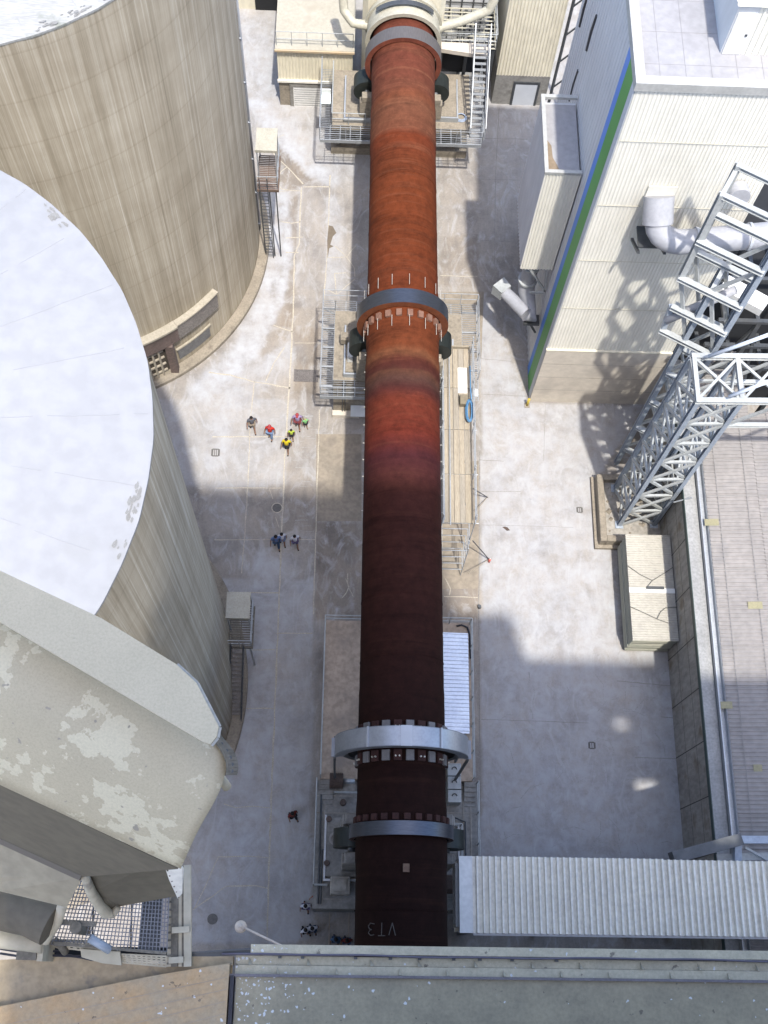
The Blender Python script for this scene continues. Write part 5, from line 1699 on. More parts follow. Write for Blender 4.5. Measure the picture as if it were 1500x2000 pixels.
# ------------------------------------------------------------------ far end: burner hood and buildings
hd = thing('burner_hood', 'cream domed burner hood closing the far end of the kiln', 'hood', (KX, 53, 0))
yh = 50.2; zh = kz(yh)
b = MB(); b.ring(yh + .9, KX, zh, 1.95, 2.12, 1.6, 64); smooth_angle(b.build('seal_ring', mat('cream_steel', (0.46, 0.44, 0.36), (0.38, 0.36, 0.29), 1.2, .6, grime=.15), hd), 35)
b = MB(); b.ring(yh - .0, KX, zh, 1.98, 2.22, .14, 64); b.ring(yh + 1.2, KX, zh, 2.125, 2.26, .12, 64); b.build('ring_flange', MATS['cream_steel'], hd)
b = MB(); b.box(KX - 2.4, KX + 2.4, yh + 1.75, yh + 6.5, 1.5, zh + 2.0); b.build('hood_body', clad_far, hd, bevel=.3)
b = MB()
for k in range(-3, 4): b.box(KX + k * .62 - .04, KX + k * .62 + .04, yh + 2.1, yh + 6, zh + 2.002, zh + 2.12)
b.build('stiffener', mat('grey_stiffener', (.45, .44, .40), (.38, .37, .34), 2, .6), hd)
b = MB(); b.ring(yh + .7, KX, zh, 2.30, 2.33, .34, 40, math.pi * .25, math.pi * .75); b.build('cooling_slot', steel_d, hd)
# cooling air pipes either side
cp = MATS['cream_steel']
for sgn, lab in ((-1, 'cream cooling air pipe bending left of the burner hood'), (1, 'cream cooling air pipe rising right of the burner hood')):
    t = thing('cooling_pipe', lab, 'pipe', (KX + sgn * 3, 52, 4), 'cooling air pipes at the burner hood')
    if sgn < 0: P_ = [at(735, 52, 7.6), at(690, 45, 7.8), at(672, 20, 8.2), at(668, -30, 9.5)]
    else: P_ = [at(850, 56, 7.6), at(900, 42, 8.0), at(955, 20, 8.6), at(965, 0, 9.2), at(966, -30, 10)]
    P2 = [P_[0]]
    for i in range(1, len(P_) - 1):
        P2 += [P_[i].lerp(P_[i - 1], .3), P_[i], P_[i].lerp(P_[i + 1], .3)] if i > 0 else []
    P2.append(P_[-1])
    b = MB(); b.tube(P2, .27, 16); smooth_angle(b.build('pipe', cp, t), 50)
    b = MB(); b.tube([P_[0] + Vector((-sgn * .5, 0, -.1)), P_[0].lerp(P_[1], .28)], .3, 16, True, [.62, .28]); smooth_angle(b.build('cone', cp, t), 40)
t = thing('cooling_fan', 'stubby grey fan casing left of the burner hood', 'fan', at(660, 72, 4.5))
q = at(660, 72, 4.5)
b = MB(); b.tube([(q.x - .5, q.y + .5, 4.6), (q.x + .4, q.y - .1, 4.4)], .55, 18); smooth_angle(b.build('casing', mat('beige_fan', (.42, .39, .33), (.33, .31, .27), 2, .7, grime=.2), t), 40)
MB().box(q.x - .6, q.x + .6, q.y - .5, q.y + .5, 3.0, 3.85).build('base', concrete_g, t)

fb = thing('burner_building', 'low cream building with white roller door left of the kiln far end', 'building', (-2.6, 54, 0))
fx0, fx1, fy0, fh = -5.0, -.35, 52.0, 4.9
b = MB(); b.box(fx0 + .02, fx1 - .02, fy0 + .05, 64, 0, 2.3); b.build('base_wall', concrete, fb)
b = MB(); b.box(fx0 + .05, fx1 - .05, fy0 + .1, 64, 2.3, fh); b.build('core', clad_far, fb)
b = MB(); b.ribs((fx0, fy0 + .04, 2.3), (1, 0, 0), (0, 0, 1), (0, -1, 0), fx1 - fx0, fh - 2.3, .2, .05, .5); b.build('front_cladding', clad_far, fb)
b = MB(); b.box(fx0 - .05, fx1 + .05, fy0 - .12, fy0 + .03, 2.2, 2.36); b.build('flashing', clad, fb)
b = MB(); b.box(fx0 - .1, fx1 + .1, fy0 - .1, 64, fh + .002, fh + .14); b.build('roof', mat('cream_flat_roof', (0.4, 0.375, 0.31), (0.355, 0.325, 0.26), .8, .8, grime=.1, c3=(0.31, 0.275, 0.215), s3=.7, t3=.6, w3=.15), fb)
b = MB(); b.box(fx0 - .12, fx1 + .1, fy0 - .2, fy0 - .102, fh - .02, fh + .12); b.build('gutter', mat('rusty_gutter', (.48, .36, .22), (.4, .33, .24), 2, .7), fb)
railing([(fx0, fy0 + .2, fh + .14), (fx1, fy0 + .2, fh + .14)], 1.1, .9, .025).build('railing', steel_w, fb)
d = MB().box(-4.1, -2.3, fy0 - .02, fy0 + .045, 0, 1.75).build('roller_door', white_paint, fb)
b = MB()
for k in range(8): b.box(-4.05, -2.35, fy0 - .03, fy0 - .022, .1 + k * .2, .14 + k * .2)
b.build('slat', roof_white, d)
b = MB(); b.box(-4.32, -4.102, fy0 - .05, fy0 + .04, 0, 2.0); b.box(-2.298, -2.1, fy0 - .05, fy0 + .04, 0, 2.0); b.box(-4.1, -2.3, fy0 - .05, fy0 + .04, 1.76, 2.0); b.build('door_frame', concrete_g, fb)
t = thing('platform_frame', 'cluttered cream deck and stair tower right of the burner hood', 'platform', (6.4, 52.6, 0))
b = grate(4.9, 8.2, 51.45, 54.5, 6.2, .3, .09); b.build('deck', MATS['cream_steel'], t)
b = MB()
for x in (5.0, 6.5, 8.1):
    for y_ in (51.6, 54.4): b.beam((x, y_, 0), (x, y_, 6.1), .2)
b.build('post', steel_d, t)
railing([(4.9, 51.45, 6.2), (8.2, 51.45, 6.2), (8.2, 54.5, 6.2)], 1.1, 1.0, .03).build('railing', steel_w, t)
b = MB(); b.prism([(4.9, 50.9), (7.6, 50.5), (7.9, 51.4), (4.9, 51.44)], 6.3, 6.6); b.build('roof_plate', concrete_band, t)
b = MB(); b.box(4.9, 7.8, 51.6, 51.7, 4.0, 5.9); b.build('dark_backing', painted_void, t)
t = thing('preheat_shed', 'grey windowed penthouse behind the far burner platform', 'building', (6.0, 56, 0))
b = MB(); b.box(4.9, 7.9, 54.7, 60, 0, 8.0); b.build('wall', clad_side, t)
b = MB()
for x in (5.5, 6.2, 6.9, 7.5): b.box(x - .04, x + .04, 54.62, 54.695, 1, 8)
for z in (2.5, 4.5, 6.5): b.box(4.9, 7.9, 54.6, 54.615, z, z + .1)
b.build('glazing_bar', steel_d, t)
b = MB(); b.box(4.8, 8.0, 54.5, 60, 8.002, 8.15)
for k in range(5): b.box(4.9 + k * .7, 4.95 + k * .7, 54.6, 60, 8.152, 8.22)
b.build('roof', roof_white, t)
t = thing('mill_building', 'cream corrugated building with grey door at the top right of the kiln', 'building', (10, 54, 0))
mx0, mx1, my0, mh = 8.75, 12.2, 52.75, 22
b = MB(); b.box(mx0 + .05, mx1 - .05, my0 + .05, 66, 2.5, mh); b.build('core', clad_far, t)
b = MB(); b.ribs((mx0, my0 + .04, 2.6), (1, 0, 0), (0, 0, 1), (0, -1, 0), mx1 - mx0, mh - 2.6, .2, .05, .5); b.build('front_cladding', clad_far, t)
b = MB(); b.box(mx0, mx1, my0 + .02, 66, 0, 2.58); b.build('base_wall', concrete_g, t)
MB().box(10.1, 11.5, my0 - .03, my0 + .018, 0, 1.9).build('door', mat('pale_grey_door', (.55, .57, .6), (.48, .5, .53), 1, .6), t)
b = MB(); b.box(9.95, 10.098, my0 - .05, my0 + .018, 0, 2.1); b.box(11.502, 11.65, my0 - .05, my0 + .018, 0, 2.1); b.box(10.1, 11.5, my0 - .05, my0 + .018, 1.91, 2.1); b.build('door_frame', steel_d, t)
b = MB()
for x in (12.4, 13.2): b.tube([(x, 52.4, 0), (x, 52.4, 22)], .1, 8)
for k in range(9): b.beam((12.35, 52.4, 2 + k * 2.2), (13.3, 52.4, 3.2 + k * 2.2), .08)
b.build('pipe_rack', steel_d, t)

q = at(1034, 786, 0)
t = thing('corner_bollard', 'tiny yellow guard post at the near corner of the tall clad building', 'bollard', (q.x - .15, q.y - .2, 0))
MB().disc((q.x - .15, q.y - .2), .08, 0, .8, 12).build('post', mat('worn_yellow', (.5, .38, .06), (.4, .3, .06), 6, .6), t, True)
MB().box(q.x - .3, q.x + .0, q.y - .35, q.y - .05, 0, .05).build('foot', concrete, t)
t = thing('open_shed', 'cream shed with dark open front at the top left beyond the far silo', 'shed', (-6.2, 60, 0))
MB().box(-8.4, -5.3, 60.0, 64, 0, 4.5).build('wall', clad_far, t)
MB().box(-7.0, -5.4, 59.94, 59.995, 0, 3.2).build('opening', painted_void, t)
MB().box(-8.5, -5.2, 59.7, 64, 4.502, 4.65).build('roof', roof_white, t)

# ------------------------------------------------------------------ preheater tower that the camera stands on
pt = thing('preheater_tower', 'spattered grey tower wall and ledge along the bottom of the picture', 'tower', (4, -4, 0))
MB().box(-1.0, 11.5, -14, -1.62, 0, 70.3).build('upper_block', concrete_g, pt)
MB().box(11.502, 14.6, -3.2, -1.7, 0, 52).build('lower_block', concrete_g, pt)
b = MB()
for (x0_, x1_, z0_, z1_) in ((14.602, 18.25, 0, 45.5), (18.252, 19.40, 0, 27.3), (18.252, 19.40, 29.4, 36.0), (18.252, 19.0, 37.6, 45.5), (19.002, 19.40, 36.002, 45.5), (19.402, 26, 0, 45.5)):
    b.box(x0_, x1_, -2.0, -1.7, z0_, z1_)
b.build('unseen_patch_screen', concrete_g, pt)  # unseen thin wall, gaps shaped to drop sun patches on the yard
MB().box(-7.9, -1.002, -2.1, -1.75, 0, 40).build('unseen_shade_wing', concrete_g, pt)  # unseen thin wing, added to shade the lower left lane
LZ = 47.0
wl = at(458, 1905, LZ).x
ly = at(800, 1912, LZ).y
MB().box(wl + .02, 9, -1.6, ly, LZ - .3, LZ + .02).build('cornice_slab', M_towerwall, pt)
b = MB()
y_o = at(800, 1848, LZ).y; y_m = at(800, 1868, LZ).y; y_i = at(800, 1888, LZ).y; y_w = at(800, 1906, LZ).y
lx0 = at(490, 1850, LZ).x; lx1 = at(1700, 1850, LZ).x + 1.5
b.box(lx0, lx1, y_m + .012, y_o, LZ - .08, LZ); b.build('edge_beam', M_ledge, pt)
b = MB(); b.box(wl, lx1, y_i, y_m - .012, LZ - .16, LZ - .06); b.build('ledge_plate', M_ledge, pt)
b = MB(); b.box(wl, lx1, y_w, y_i - .003, LZ - .14, LZ - .03); b.build('lower_flange', M_ledge, pt)
b = MB(); b.box(wl - .05, lx1, ly + .004, ly + .03, LZ - .02, LZ + .05); b.build('base_angle', mat('purple_grey_angle', (.20, .18, .19), (.15, .135, .145), 8, .7, grime=.2), pt)
b = MB()
rr_ = random.Random(11)
for k in range(14):
    x = wl + .15 + k * (lx1 - wl) / 14 + rr_.uniform(-.1, .1)
    b.add([(x, y_i, LZ - .058), (x + .05, y_i, LZ - .058), (x, y_m - .03, LZ - .058), (x, y_i, LZ + .02)], [(0, 1, 2), (0, 1, 3), (1, 2, 3), (0, 2, 3)])
    x += .3
    b.add([(x, ly + .035, LZ - .028), (x + .035, ly + .035, LZ - .028), (x, y_i - .02, LZ - .028), (x, ly + .035, LZ + .03)], [(0, 1, 2), (0, 1, 3), (1, 2, 3), (0, 2, 3)])
b.build('gusset', dusty_m, pt)
b = MB(); pts = []
for k in range(41):
    x = lx0 - .3 + (lx1 - lx0 + .3) * k / 40
    pts.append((x, y_m + .004 * math.sin(k * 1.1) + .006 * math.sin(k * .37), LZ + .004))
b.tube(pts, .011, 6); cable = tag(b.build('power_cable', mat('purple_grey_cable', (.13, .12, .15), (.1, .09, .12), 8, .6), None, True), 'wavy dark cable lying along the tower ledge', 'cable')
b = MB()
for k in range(9):
    x = lx0 + .25 + k * .37 + rr_.uniform(-.1, .1)
    b.box(x, x + .035, y_m - .035, y_m - .014, LZ - .058, LZ - .02)
tag(b.build('debris_crumbs', steel_d), 'small dark crumbs scattered along the tower ledge', 'debris')['kind'] = 'stuff'
# rust-dusted concrete wall at lower left
cwl = thing('concrete_beam', 'orange dusted concrete beam filling the lower left corner', 'beam', (at(200, 1925, LZ).x, at(200, 1925, LZ).y, LZ))
edge = [at(-60, 1978, LZ), at(150, 1936, LZ), at(300, 1906, LZ), at(400, 1889, LZ), at(450, 1882, LZ)]
b = MB(); po_ = [(p.x, p.y) for p in edge] + [(wl - .06, -1.6), (edge[0].x, -1.6)]
b.prism(po_, LZ - .3, LZ + .10); b.build('wall_top', M_conc_orange, cwl)
b = MB()
for k in range(5):
    f = .10 + k * .16
    b.beam((edge[0].x, edge[0].y - .1 - f * .9, LZ + .101), (wl - .07, edge[-1].y - .06 - f * .72, LZ + .101), .006, .004)
b.build('formwork_line', mat('formwork_line', (.30, .25, .19), (.36, .30, .23), 5, .9), cwl)
b = MB(); q = at(455, 1895, LZ); b.box(q.x - .02, q.x + .02, -1.58, q.y - .05, LZ - .1, LZ + .07); b.build('joint_strip', black_cable, cwl)
sl_ = thing('equipment_floor', 'dusty beige floor slab below the duct at lower left', 'floor', (at(200, 1880, LZ).x, at(200, 1880, LZ).y, LZ - .2))
pl_ = [at(-80, 1925, LZ - .02), at(0, 1875, LZ - .02), at(110, 1868, LZ - .02), at(330, 1884, LZ - .02), at(345, 1868, LZ - .02), at(455, 1868, LZ - .02), at(455, 1885, LZ - .02), at(300, 1912, LZ - .02), at(-80, 1990, LZ - .02)]
b = MB(); b.prism([(p.x, p.y) for p in pl_], LZ - .2, LZ - .02); b.build('slab', mat('dusty_floor', (0.42, 0.33, 0.21), (0.33, 0.27, 0.19), 2.2, .95, c3=(0.22, 0.19, 0.15), s3=5, t3=.6, w3=.1, grime=.2), sl_)
b = MB(); b.beam(at(372, 1866, LZ - .06), at(560, 1853, LZ - .06), .05, .06); b.beam(at(372, 1861, LZ - .02), at(490, 1853, LZ - .02), .02, .02); b.build('floor_edge', steel_d, sl_)

# ------------------------------------------------------------------ dust duct housing at lower left
dh = thing('duct_housing', 'big beige duct housing with peeling blue patched paint at lower left', 'duct housing', at(150, 1500, 50.5))
ctop = [at(-80, 1078, 52.15), at(0, 1116, 52.15), at(200, 1210, 52.15), at(345, 1299, 52.15), at(385, 1336, 52.15), at(428, 1420, 52.15), at(424, 1440, 52.15), at(412, 1455, 52.15)]
cbot = [at(400, 1452, 52.15), at(0, 1216, 52.15), at(-80, 1169, 52.15)]
b = MB()
top = ctop[:]
poly = top + cbot
b.slab(poly, .03); col = b.build('collar', M_collar, dh)
lip = MB()
for a, c in zip(top[3:-1], top[4:]): lip.beam(a, c, .035, .012)
lip.build('worn_edge', lip_paint, col)
# main curved face
nu, nv = 24, 14
Ltop, Lbot = (-80, 1160), (-80, 1496)
rightc = [(446, 1462), (444, 1490), (438, 1520), (428, 1548), (414, 1575), (396, 1605), (378, 1640), (364, 1672), (353, 1697)]
def rc(t):
    f = t * (len(rightc) - 1); i = min(int(f), len(rightc) - 2); f -= i
    return (rightc[i][0] * (1 - f) + rightc[i + 1][0] * f, rightc[i][1] * (1 - f) + rightc[i + 1][1] * f)
vs = []
for j in range(nv + 1):
    t_ = j / nv
    lx, ly_ = Ltop[0], Ltop[1] + (Lbot[1] - Ltop[1]) * t_
    rx, ry = rc(t_)
    for i in range(nu + 1):
        s = i / nu
        z = 51.85 - .75 * t_ + .28 * math.sin(math.pi * min(1, t_ * 1.0)) - .25 * s * s
        vs.append(at(lx + (rx - lx) * s, ly_ + (ry - ly_) * s, z))
b = MB(); b.add(vs, [(j * (nu + 1) + i, j * (nu + 1) + i + 1, (j + 1) * (nu + 1) + i + 1, (j + 1) * (nu + 1) + i) for j in range(nv) for i in range(nu)])
face = b.build('shell', M_peel, dh, True)
sol = face.modifiers.new('solid', 'SOLIDIFY'); sol.thickness = .012; sol.offset = -1
# bolted end flange
fl = MB(); pts = []
for k in range(13):
    t_ = k / 12
    px_ = 418 + 44 * math.sin(t_ * math.pi * .62); py_ = 1432 + 82 * t_
    pts.append((px_, py_))
inner = [(412 + 30 * math.sin(k / 12 * math.pi * .6), 1440 + 74 * k / 12) for k in range(13)]
vs = [at(x, y, 51.62) for x, y in pts] + [at(x, y, 51.66) for x, y in inner]
b = MB()
for k in range(12):
    b.slab([vs[k], vs[k + 1], vs[13 + k + 1], vs[13 + k]], .03)
b.build('end_flange', dusty_dk, dh)
b = MB()
for k in range(1, 12, 2):
    m_ = (vs[k] * .6 + vs[13 + k] * .4); b.tube([m_ + Vector((0, 0, -.01)), m_ + Vector((0, 0, .035))], .014, 8)
b.build('flange_bolt', steel_d, dh)
b = MB(); a, c = at(428, 1515, 51.3), at(444, 1538, 51.2); b.tube([a, c], .035, 12); b.build('drain_stub', dusty_m, dh, True)
# recessed wall below and the lower skirts
C0, C1 = at(-80, 1494, 51.1), at(352, 1697, 50.85)
D0, D1, D2 = at(-80, 1603, 49.0), at(160, 1713, 49.0), at(320, 1678, 49.6)
b = MB(); b.slab([D0, D1, D2, C1 + Vector((-.02, 0, -.02)), C0 + Vector((0, 0, -.02))], .02); b.build('underside', mat('shaded_beige_steel', (0.14, 0.122, 0.088), (0.115, 0.1, 0.073), 1.2, .85, grime=.15), dh)  # underside shade put into this darker beige
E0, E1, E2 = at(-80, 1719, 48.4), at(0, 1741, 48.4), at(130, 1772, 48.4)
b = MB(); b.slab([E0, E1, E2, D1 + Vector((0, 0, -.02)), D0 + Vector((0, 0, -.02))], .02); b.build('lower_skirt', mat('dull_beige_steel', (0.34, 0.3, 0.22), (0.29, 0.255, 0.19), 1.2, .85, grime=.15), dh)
b = MB(); b.beam(D0 + Vector((0, 0, .02)), D1 + Vector((0, 0, .02)), .07, .05); b.build('skirt_seam', mat('dark_seam', (.19, .17, .14), (.16, .145, .12), 2, .8), dh)
b = MB(); b.slab([at(172, 1709, 48.9), at(180, 1742, 48.5), at(210, 1784, 48.0), at(236, 1770, 48.0), at(346, 1750, 48.3), at(330, 1700, 49.0), at(316, 1680, 49.4)], .02); b.build('elbow_plate', MATS['shaded_beige_steel'], dh)
b = MB(); b.tube([at(166, 1712, 49.0), at(178, 1742, 48.6), at(194, 1768, 48.2), at(206, 1782, 48.1), at(220, 1784, 48.0), at(231, 1773, 48.05)], .045, 10, True, [.04, .05, .055, .06, .05, .03]); b.build('edge_roll', dusty_m, dh, True)
b = MB(); b.slab([at(318, 1681, 50.0), at(330, 1718, 49.7), at(347, 1755, 49.35), at(356, 1745, 49.4), at(359, 1700, 49.8), at(356, 1694, 49.9)], .02); b.build('end_plate', mat('pale_end_plate', (0.85, 0.82, 0.75), (0.78, 0.75, 0.68), 2, .7, grime=.15), dh)
b = MB()
for k in range(7):
    t_ = k / 6; q = at(323 + 26 * t_, 1690 + 62 * t_ , 49.95 - .6 * t_); b.tube([q, q + Vector((0, 0, .02))], .008, 6)
b.build('end_bolt', dusty_dk, dh)
b = MB(); b.tube([at(-80, 1765, 47.9), at(0, 1772, 47.9), at(60, 1785, 47.9), at(100, 1805, 47.9)], .21, 20); smooth_angle(b.build('lower_pipe', mat('dark_beige_pipe', (0.14, 0.12, 0.09), (0.11, 0.095, 0.07), 1.5, .85, grime=.15), dh), 40)
b = MB(); b.tube([at(88, 1838, 47.6), at(112, 1800, 47.8), at(122, 1768, 48.1)], .05, 10); b.tube([at(-80, 1828, 47.45), at(0, 1832, 47.5), at(85, 1842, 47.5)], .10, 12); b.build('pipe_collar', dusty_m, dh, True)
b = MB(); q0 = at(42, 1842, 47.35); q1 = at(92, 1842, 47.35)
b.box(q0.x, q1.x - .06, q0.y - .16, q0.y + .06, LZ - .019, 47.5); b.build('pedestal', dusty_dk, dh)
b = MB(); b.box(q1.x - .058, q1.x, q0.y - .17, q0.y + .05, LZ - .019, 47.48); b.build('pedestal_flange', dusty_m, dh)
b = MB(); qq = at(150, 1812, 47.6); b.box(qq.x - .02, qq.x + .02, qq.y - .06, qq.y + .06, 47.0, 47.6); b.beam(at(118, 1800, 47.62), at(188, 1805, 47.62), .05, .03); b.disc((qq.x, qq.y), .06, 47.64, 47.67, 16); b.build('valve', dusty_dk, dh)
# wire mesh guard
mg = thing('mesh_guard', 'square wire mesh guard with sunlit ground glaring through it', 'mesh guard', at(220, 1790, LZ + .3))
mz = LZ + .25
A_, B_, C_, D_ = at(100, 1845, mz), at(150, 1690, mz), at(332, 1700, mz), at(326, 1858, mz)
b = MB()
n_ = 32
for k in range(n_ + 1):
    f = k / n_
    b.beam(A_.lerp(D_, f), B_.lerp(C_, f), .0095, .006)
for k in range(21):
    f = k / 20
    b.beam(A_.lerp(B_, f) + Vector((0, 0, -.007)), D_.lerp(C_, f) + Vector((0, 0, -.007)), .0095, .006)
b.build('wire_mesh', mat('mesh_wire', (.17, .175, .19), (.13, .135, .15), 8, .5, .3), mg)
b = MB(); b.beam(at(300, 1735, mz - .1), at(290, 1860, mz - .1), .21, .08); b.build('cover_strip', steel_d, mg)
b = MB()
for x in (180, 255): b.beam(at(x + 4, 1720, mz - .04), at(x, 1850, mz - .04), .015, .02)
b.beam(at(105, 1842, mz + .02), at(325, 1862, mz + .02), .03, .03)
b.build('frame', dusty_dk, mg)
# perforated cable trays
ct = thing('cable_tray', 'dusty perforated cable tray running under the mesh guard', 'cable tray', at(250, 1870, LZ + .1))
b = MB()
P0, P1 = at(105, 1835, LZ + .2), at(190, 1858, LZ + .2)
def tray(b, p0, p1, p2, p3, nx, ny):
    for i in range(nx):
        for j in range(ny + 1):
            f0, f1 = i / nx, (i + 1) / nx
            g = j / ny
            a, c = p0.lerp(p3, g), p1.lerp(p2, g)
            b.beam(a.lerp(c, f0), a.lerp(c, f1), .018, .006)
    for i in range(nx + 1):
        f = i / nx
        b.beam(p0.lerp(p1, f) + Vector((0, 0, -.004)), p3.lerp(p2, f) + Vector((0, 0, -.004)), .022, .006)
tray(b, at(236, 1864, LZ + .12), at(325, 1868, LZ + .12), at(325, 1888, LZ + .05), at(240, 1880, LZ + .05), 9, 4)
tray(b, at(100, 1835, LZ + .18), at(180, 1838, LZ + .18), at(215, 1862, LZ + .12), at(110, 1850, LZ + .12), 8, 3)
b.build('perforated_tray', dusty_m, ct)
b = MB(); b.slab([at(158, 1852, LZ + .15), at(235, 1858, LZ + .15), at(238, 1884, LZ + .10), at(200, 1880, LZ + .1), at(160, 1868, LZ + .12)], .02); b.build('tray_lid', dusty_m, ct)
b = MB(); b.tube([at(175, 1832, LZ + .35), at(215, 1856, LZ + .25)], .045, 8); b.build('conduit', steel_b, ct, True)
b = MB(); b.box(at(330, 1865, LZ).x - 1.4, at(330, 1865, LZ).x, at(330, 1868, LZ).y - .05, at(330, 1850, LZ).y, LZ - .25, LZ - .21); b.build('painted_shade_sheet', painted_void, ct)  # near-black sheet, shade below the trays put into its colour
b = MB()
for k, (xa, ya, xb, yb_) in enumerate(((0, 1845, 120, 1858), (0, 1853, 160, 1868), (110, 1862, 230, 1872), (0, 1862, 90, 1866), (150, 1868, 210, 1872))):
    m_ = at((xa + xb) / 2, (ya + yb_) / 2 + 5, LZ + .03)
    b.tube([at(xa, ya, LZ + .05), m_, at(xb, yb_, LZ + .05)], .012, 6)
b.build('cable', black_cable, ct, True)
b = MB(); b.tube([at(105, 1836, LZ + .2), at(118, 1846, LZ + .2), at(128, 1860, LZ + .1)], .04, 8); b.build('flexible_conduit', dusty_dk, ct, True)
# bundle of vertical posts and pipes
pb_ = thing('pipe_rack', 'spattered bundle of upright pipes beside the mesh guard', 'pipe rack', at(350, 1880, LZ))
for (px_, px2, w, m_) in ((331, 336, .05, dusty_m), (341, 343, .07, dusty_dk), (352, 352, .035, dusty_m), (358, 357, .03, dusty_dk), (367, 366, .075, dusty_m)):
    MB().beam(at(px_, 1888, LZ + .06), at(px2, 1690, LZ + .06), w, w).build('pipe', m_, pb_)
b = MB(); q = at(350, 1815, 48.2); b.beam(at(336, 1817, LZ + .13), at(370, 1815, LZ + .13), .06, .05); b.build('crossbar', dusty_m, pb_); b = MB(); b.beam(at(330, 1876, LZ + .13), at(358, 1874, LZ + .13), .06, .05); b.build('crossbar', dusty_m, pb_)
b = MB()
for k in range(12):
    b.beam(at(326, 1882 - k * 15, LZ + .1), at(338, 1881 - k * 15, LZ + .1), .02, .02)
b.build('rung', dusty_dk, pb_)

# hanging floodlight
lp = thing('hanging_floodlight', 'round dusty floodlight on a thin arm reaching past the tower ledge', 'floodlight', at(545, 1846, 38))
hd_ = at(470, 1810, 38.0)
b = MB(); b.tube([at(560, 1852, 38.2), hd_ + Vector((.03, 0, .04))], .02, 8); b.build('arm', lampm, lp, True)
b = MB(); vs = []; nn = 24
for (r, z) in ((.012, .08), (.04, .078), (.075, .055), (.10, .012), (.11, -.03), (.10, -.045), (.08, -.01)):
    for k in range(nn):
        a = 2 * math.pi * k / nn; vs.append((hd_.x + r * math.cos(a), hd_.y + r * math.sin(a), hd_.z + z))
b.add(vs, [(j * nn + k, j * nn + (k + 1) % nn, (j + 1) * nn + (k + 1) % nn, (j + 1) * nn + k) for j in range(6) for k in range(nn)] + [list(range(nn))])
b.build('lamp_shade', lampm, lp, True)
MB().disc((hd_.x, hd_.y), .035, hd_.z + .082, hd_.z + .13, 14).build('lamp_cap', lampm, lp, True)


# ------------------------------------------------------------------ people
def skin_mesh(name, verts, edges, radii, m, root=0, lev=1):
    me = bpy.data.meshes.new(name)
    me.from_pydata(verts, edges, [])
    ob = bpy.data.objects.new(name, me); COL.objects.link(ob)
    sk = ob.modifiers.new('skin', 'SKIN'); sk.use_smooth_shade = True
    for i, sv in enumerate(me.skin_vertices[0].data):
        sv.radius = (radii[i], radii[i]); sv.use_root = (i == root)
    sb_ = ob.modifiers.new('sub', 'SUBSURF'); sb_.levels = lev; sb_.render_levels = lev
    dg = bpy.context.evaluated_depsgraph_get()
    new = bpy.data.meshes.new_from_object(ob.evaluated_get(dg))
    ob.modifiers.clear()
    ob.data = new
    new.materials.clear(); new.materials.append(m)
    for p in new.polygons: p.use_smooth = True
    bpy.data.meshes.remove(me)
    return ob


def cloth(name, c):
    c = tuple(x * .75 for x in c)
    return mat(name, c, tuple(x * .8 for x in c), 9, .9)


skin_m = cloth('skin_tan', (.36, .20, .13))
hair_black = cloth('black_hair', (.018, .015, .014))


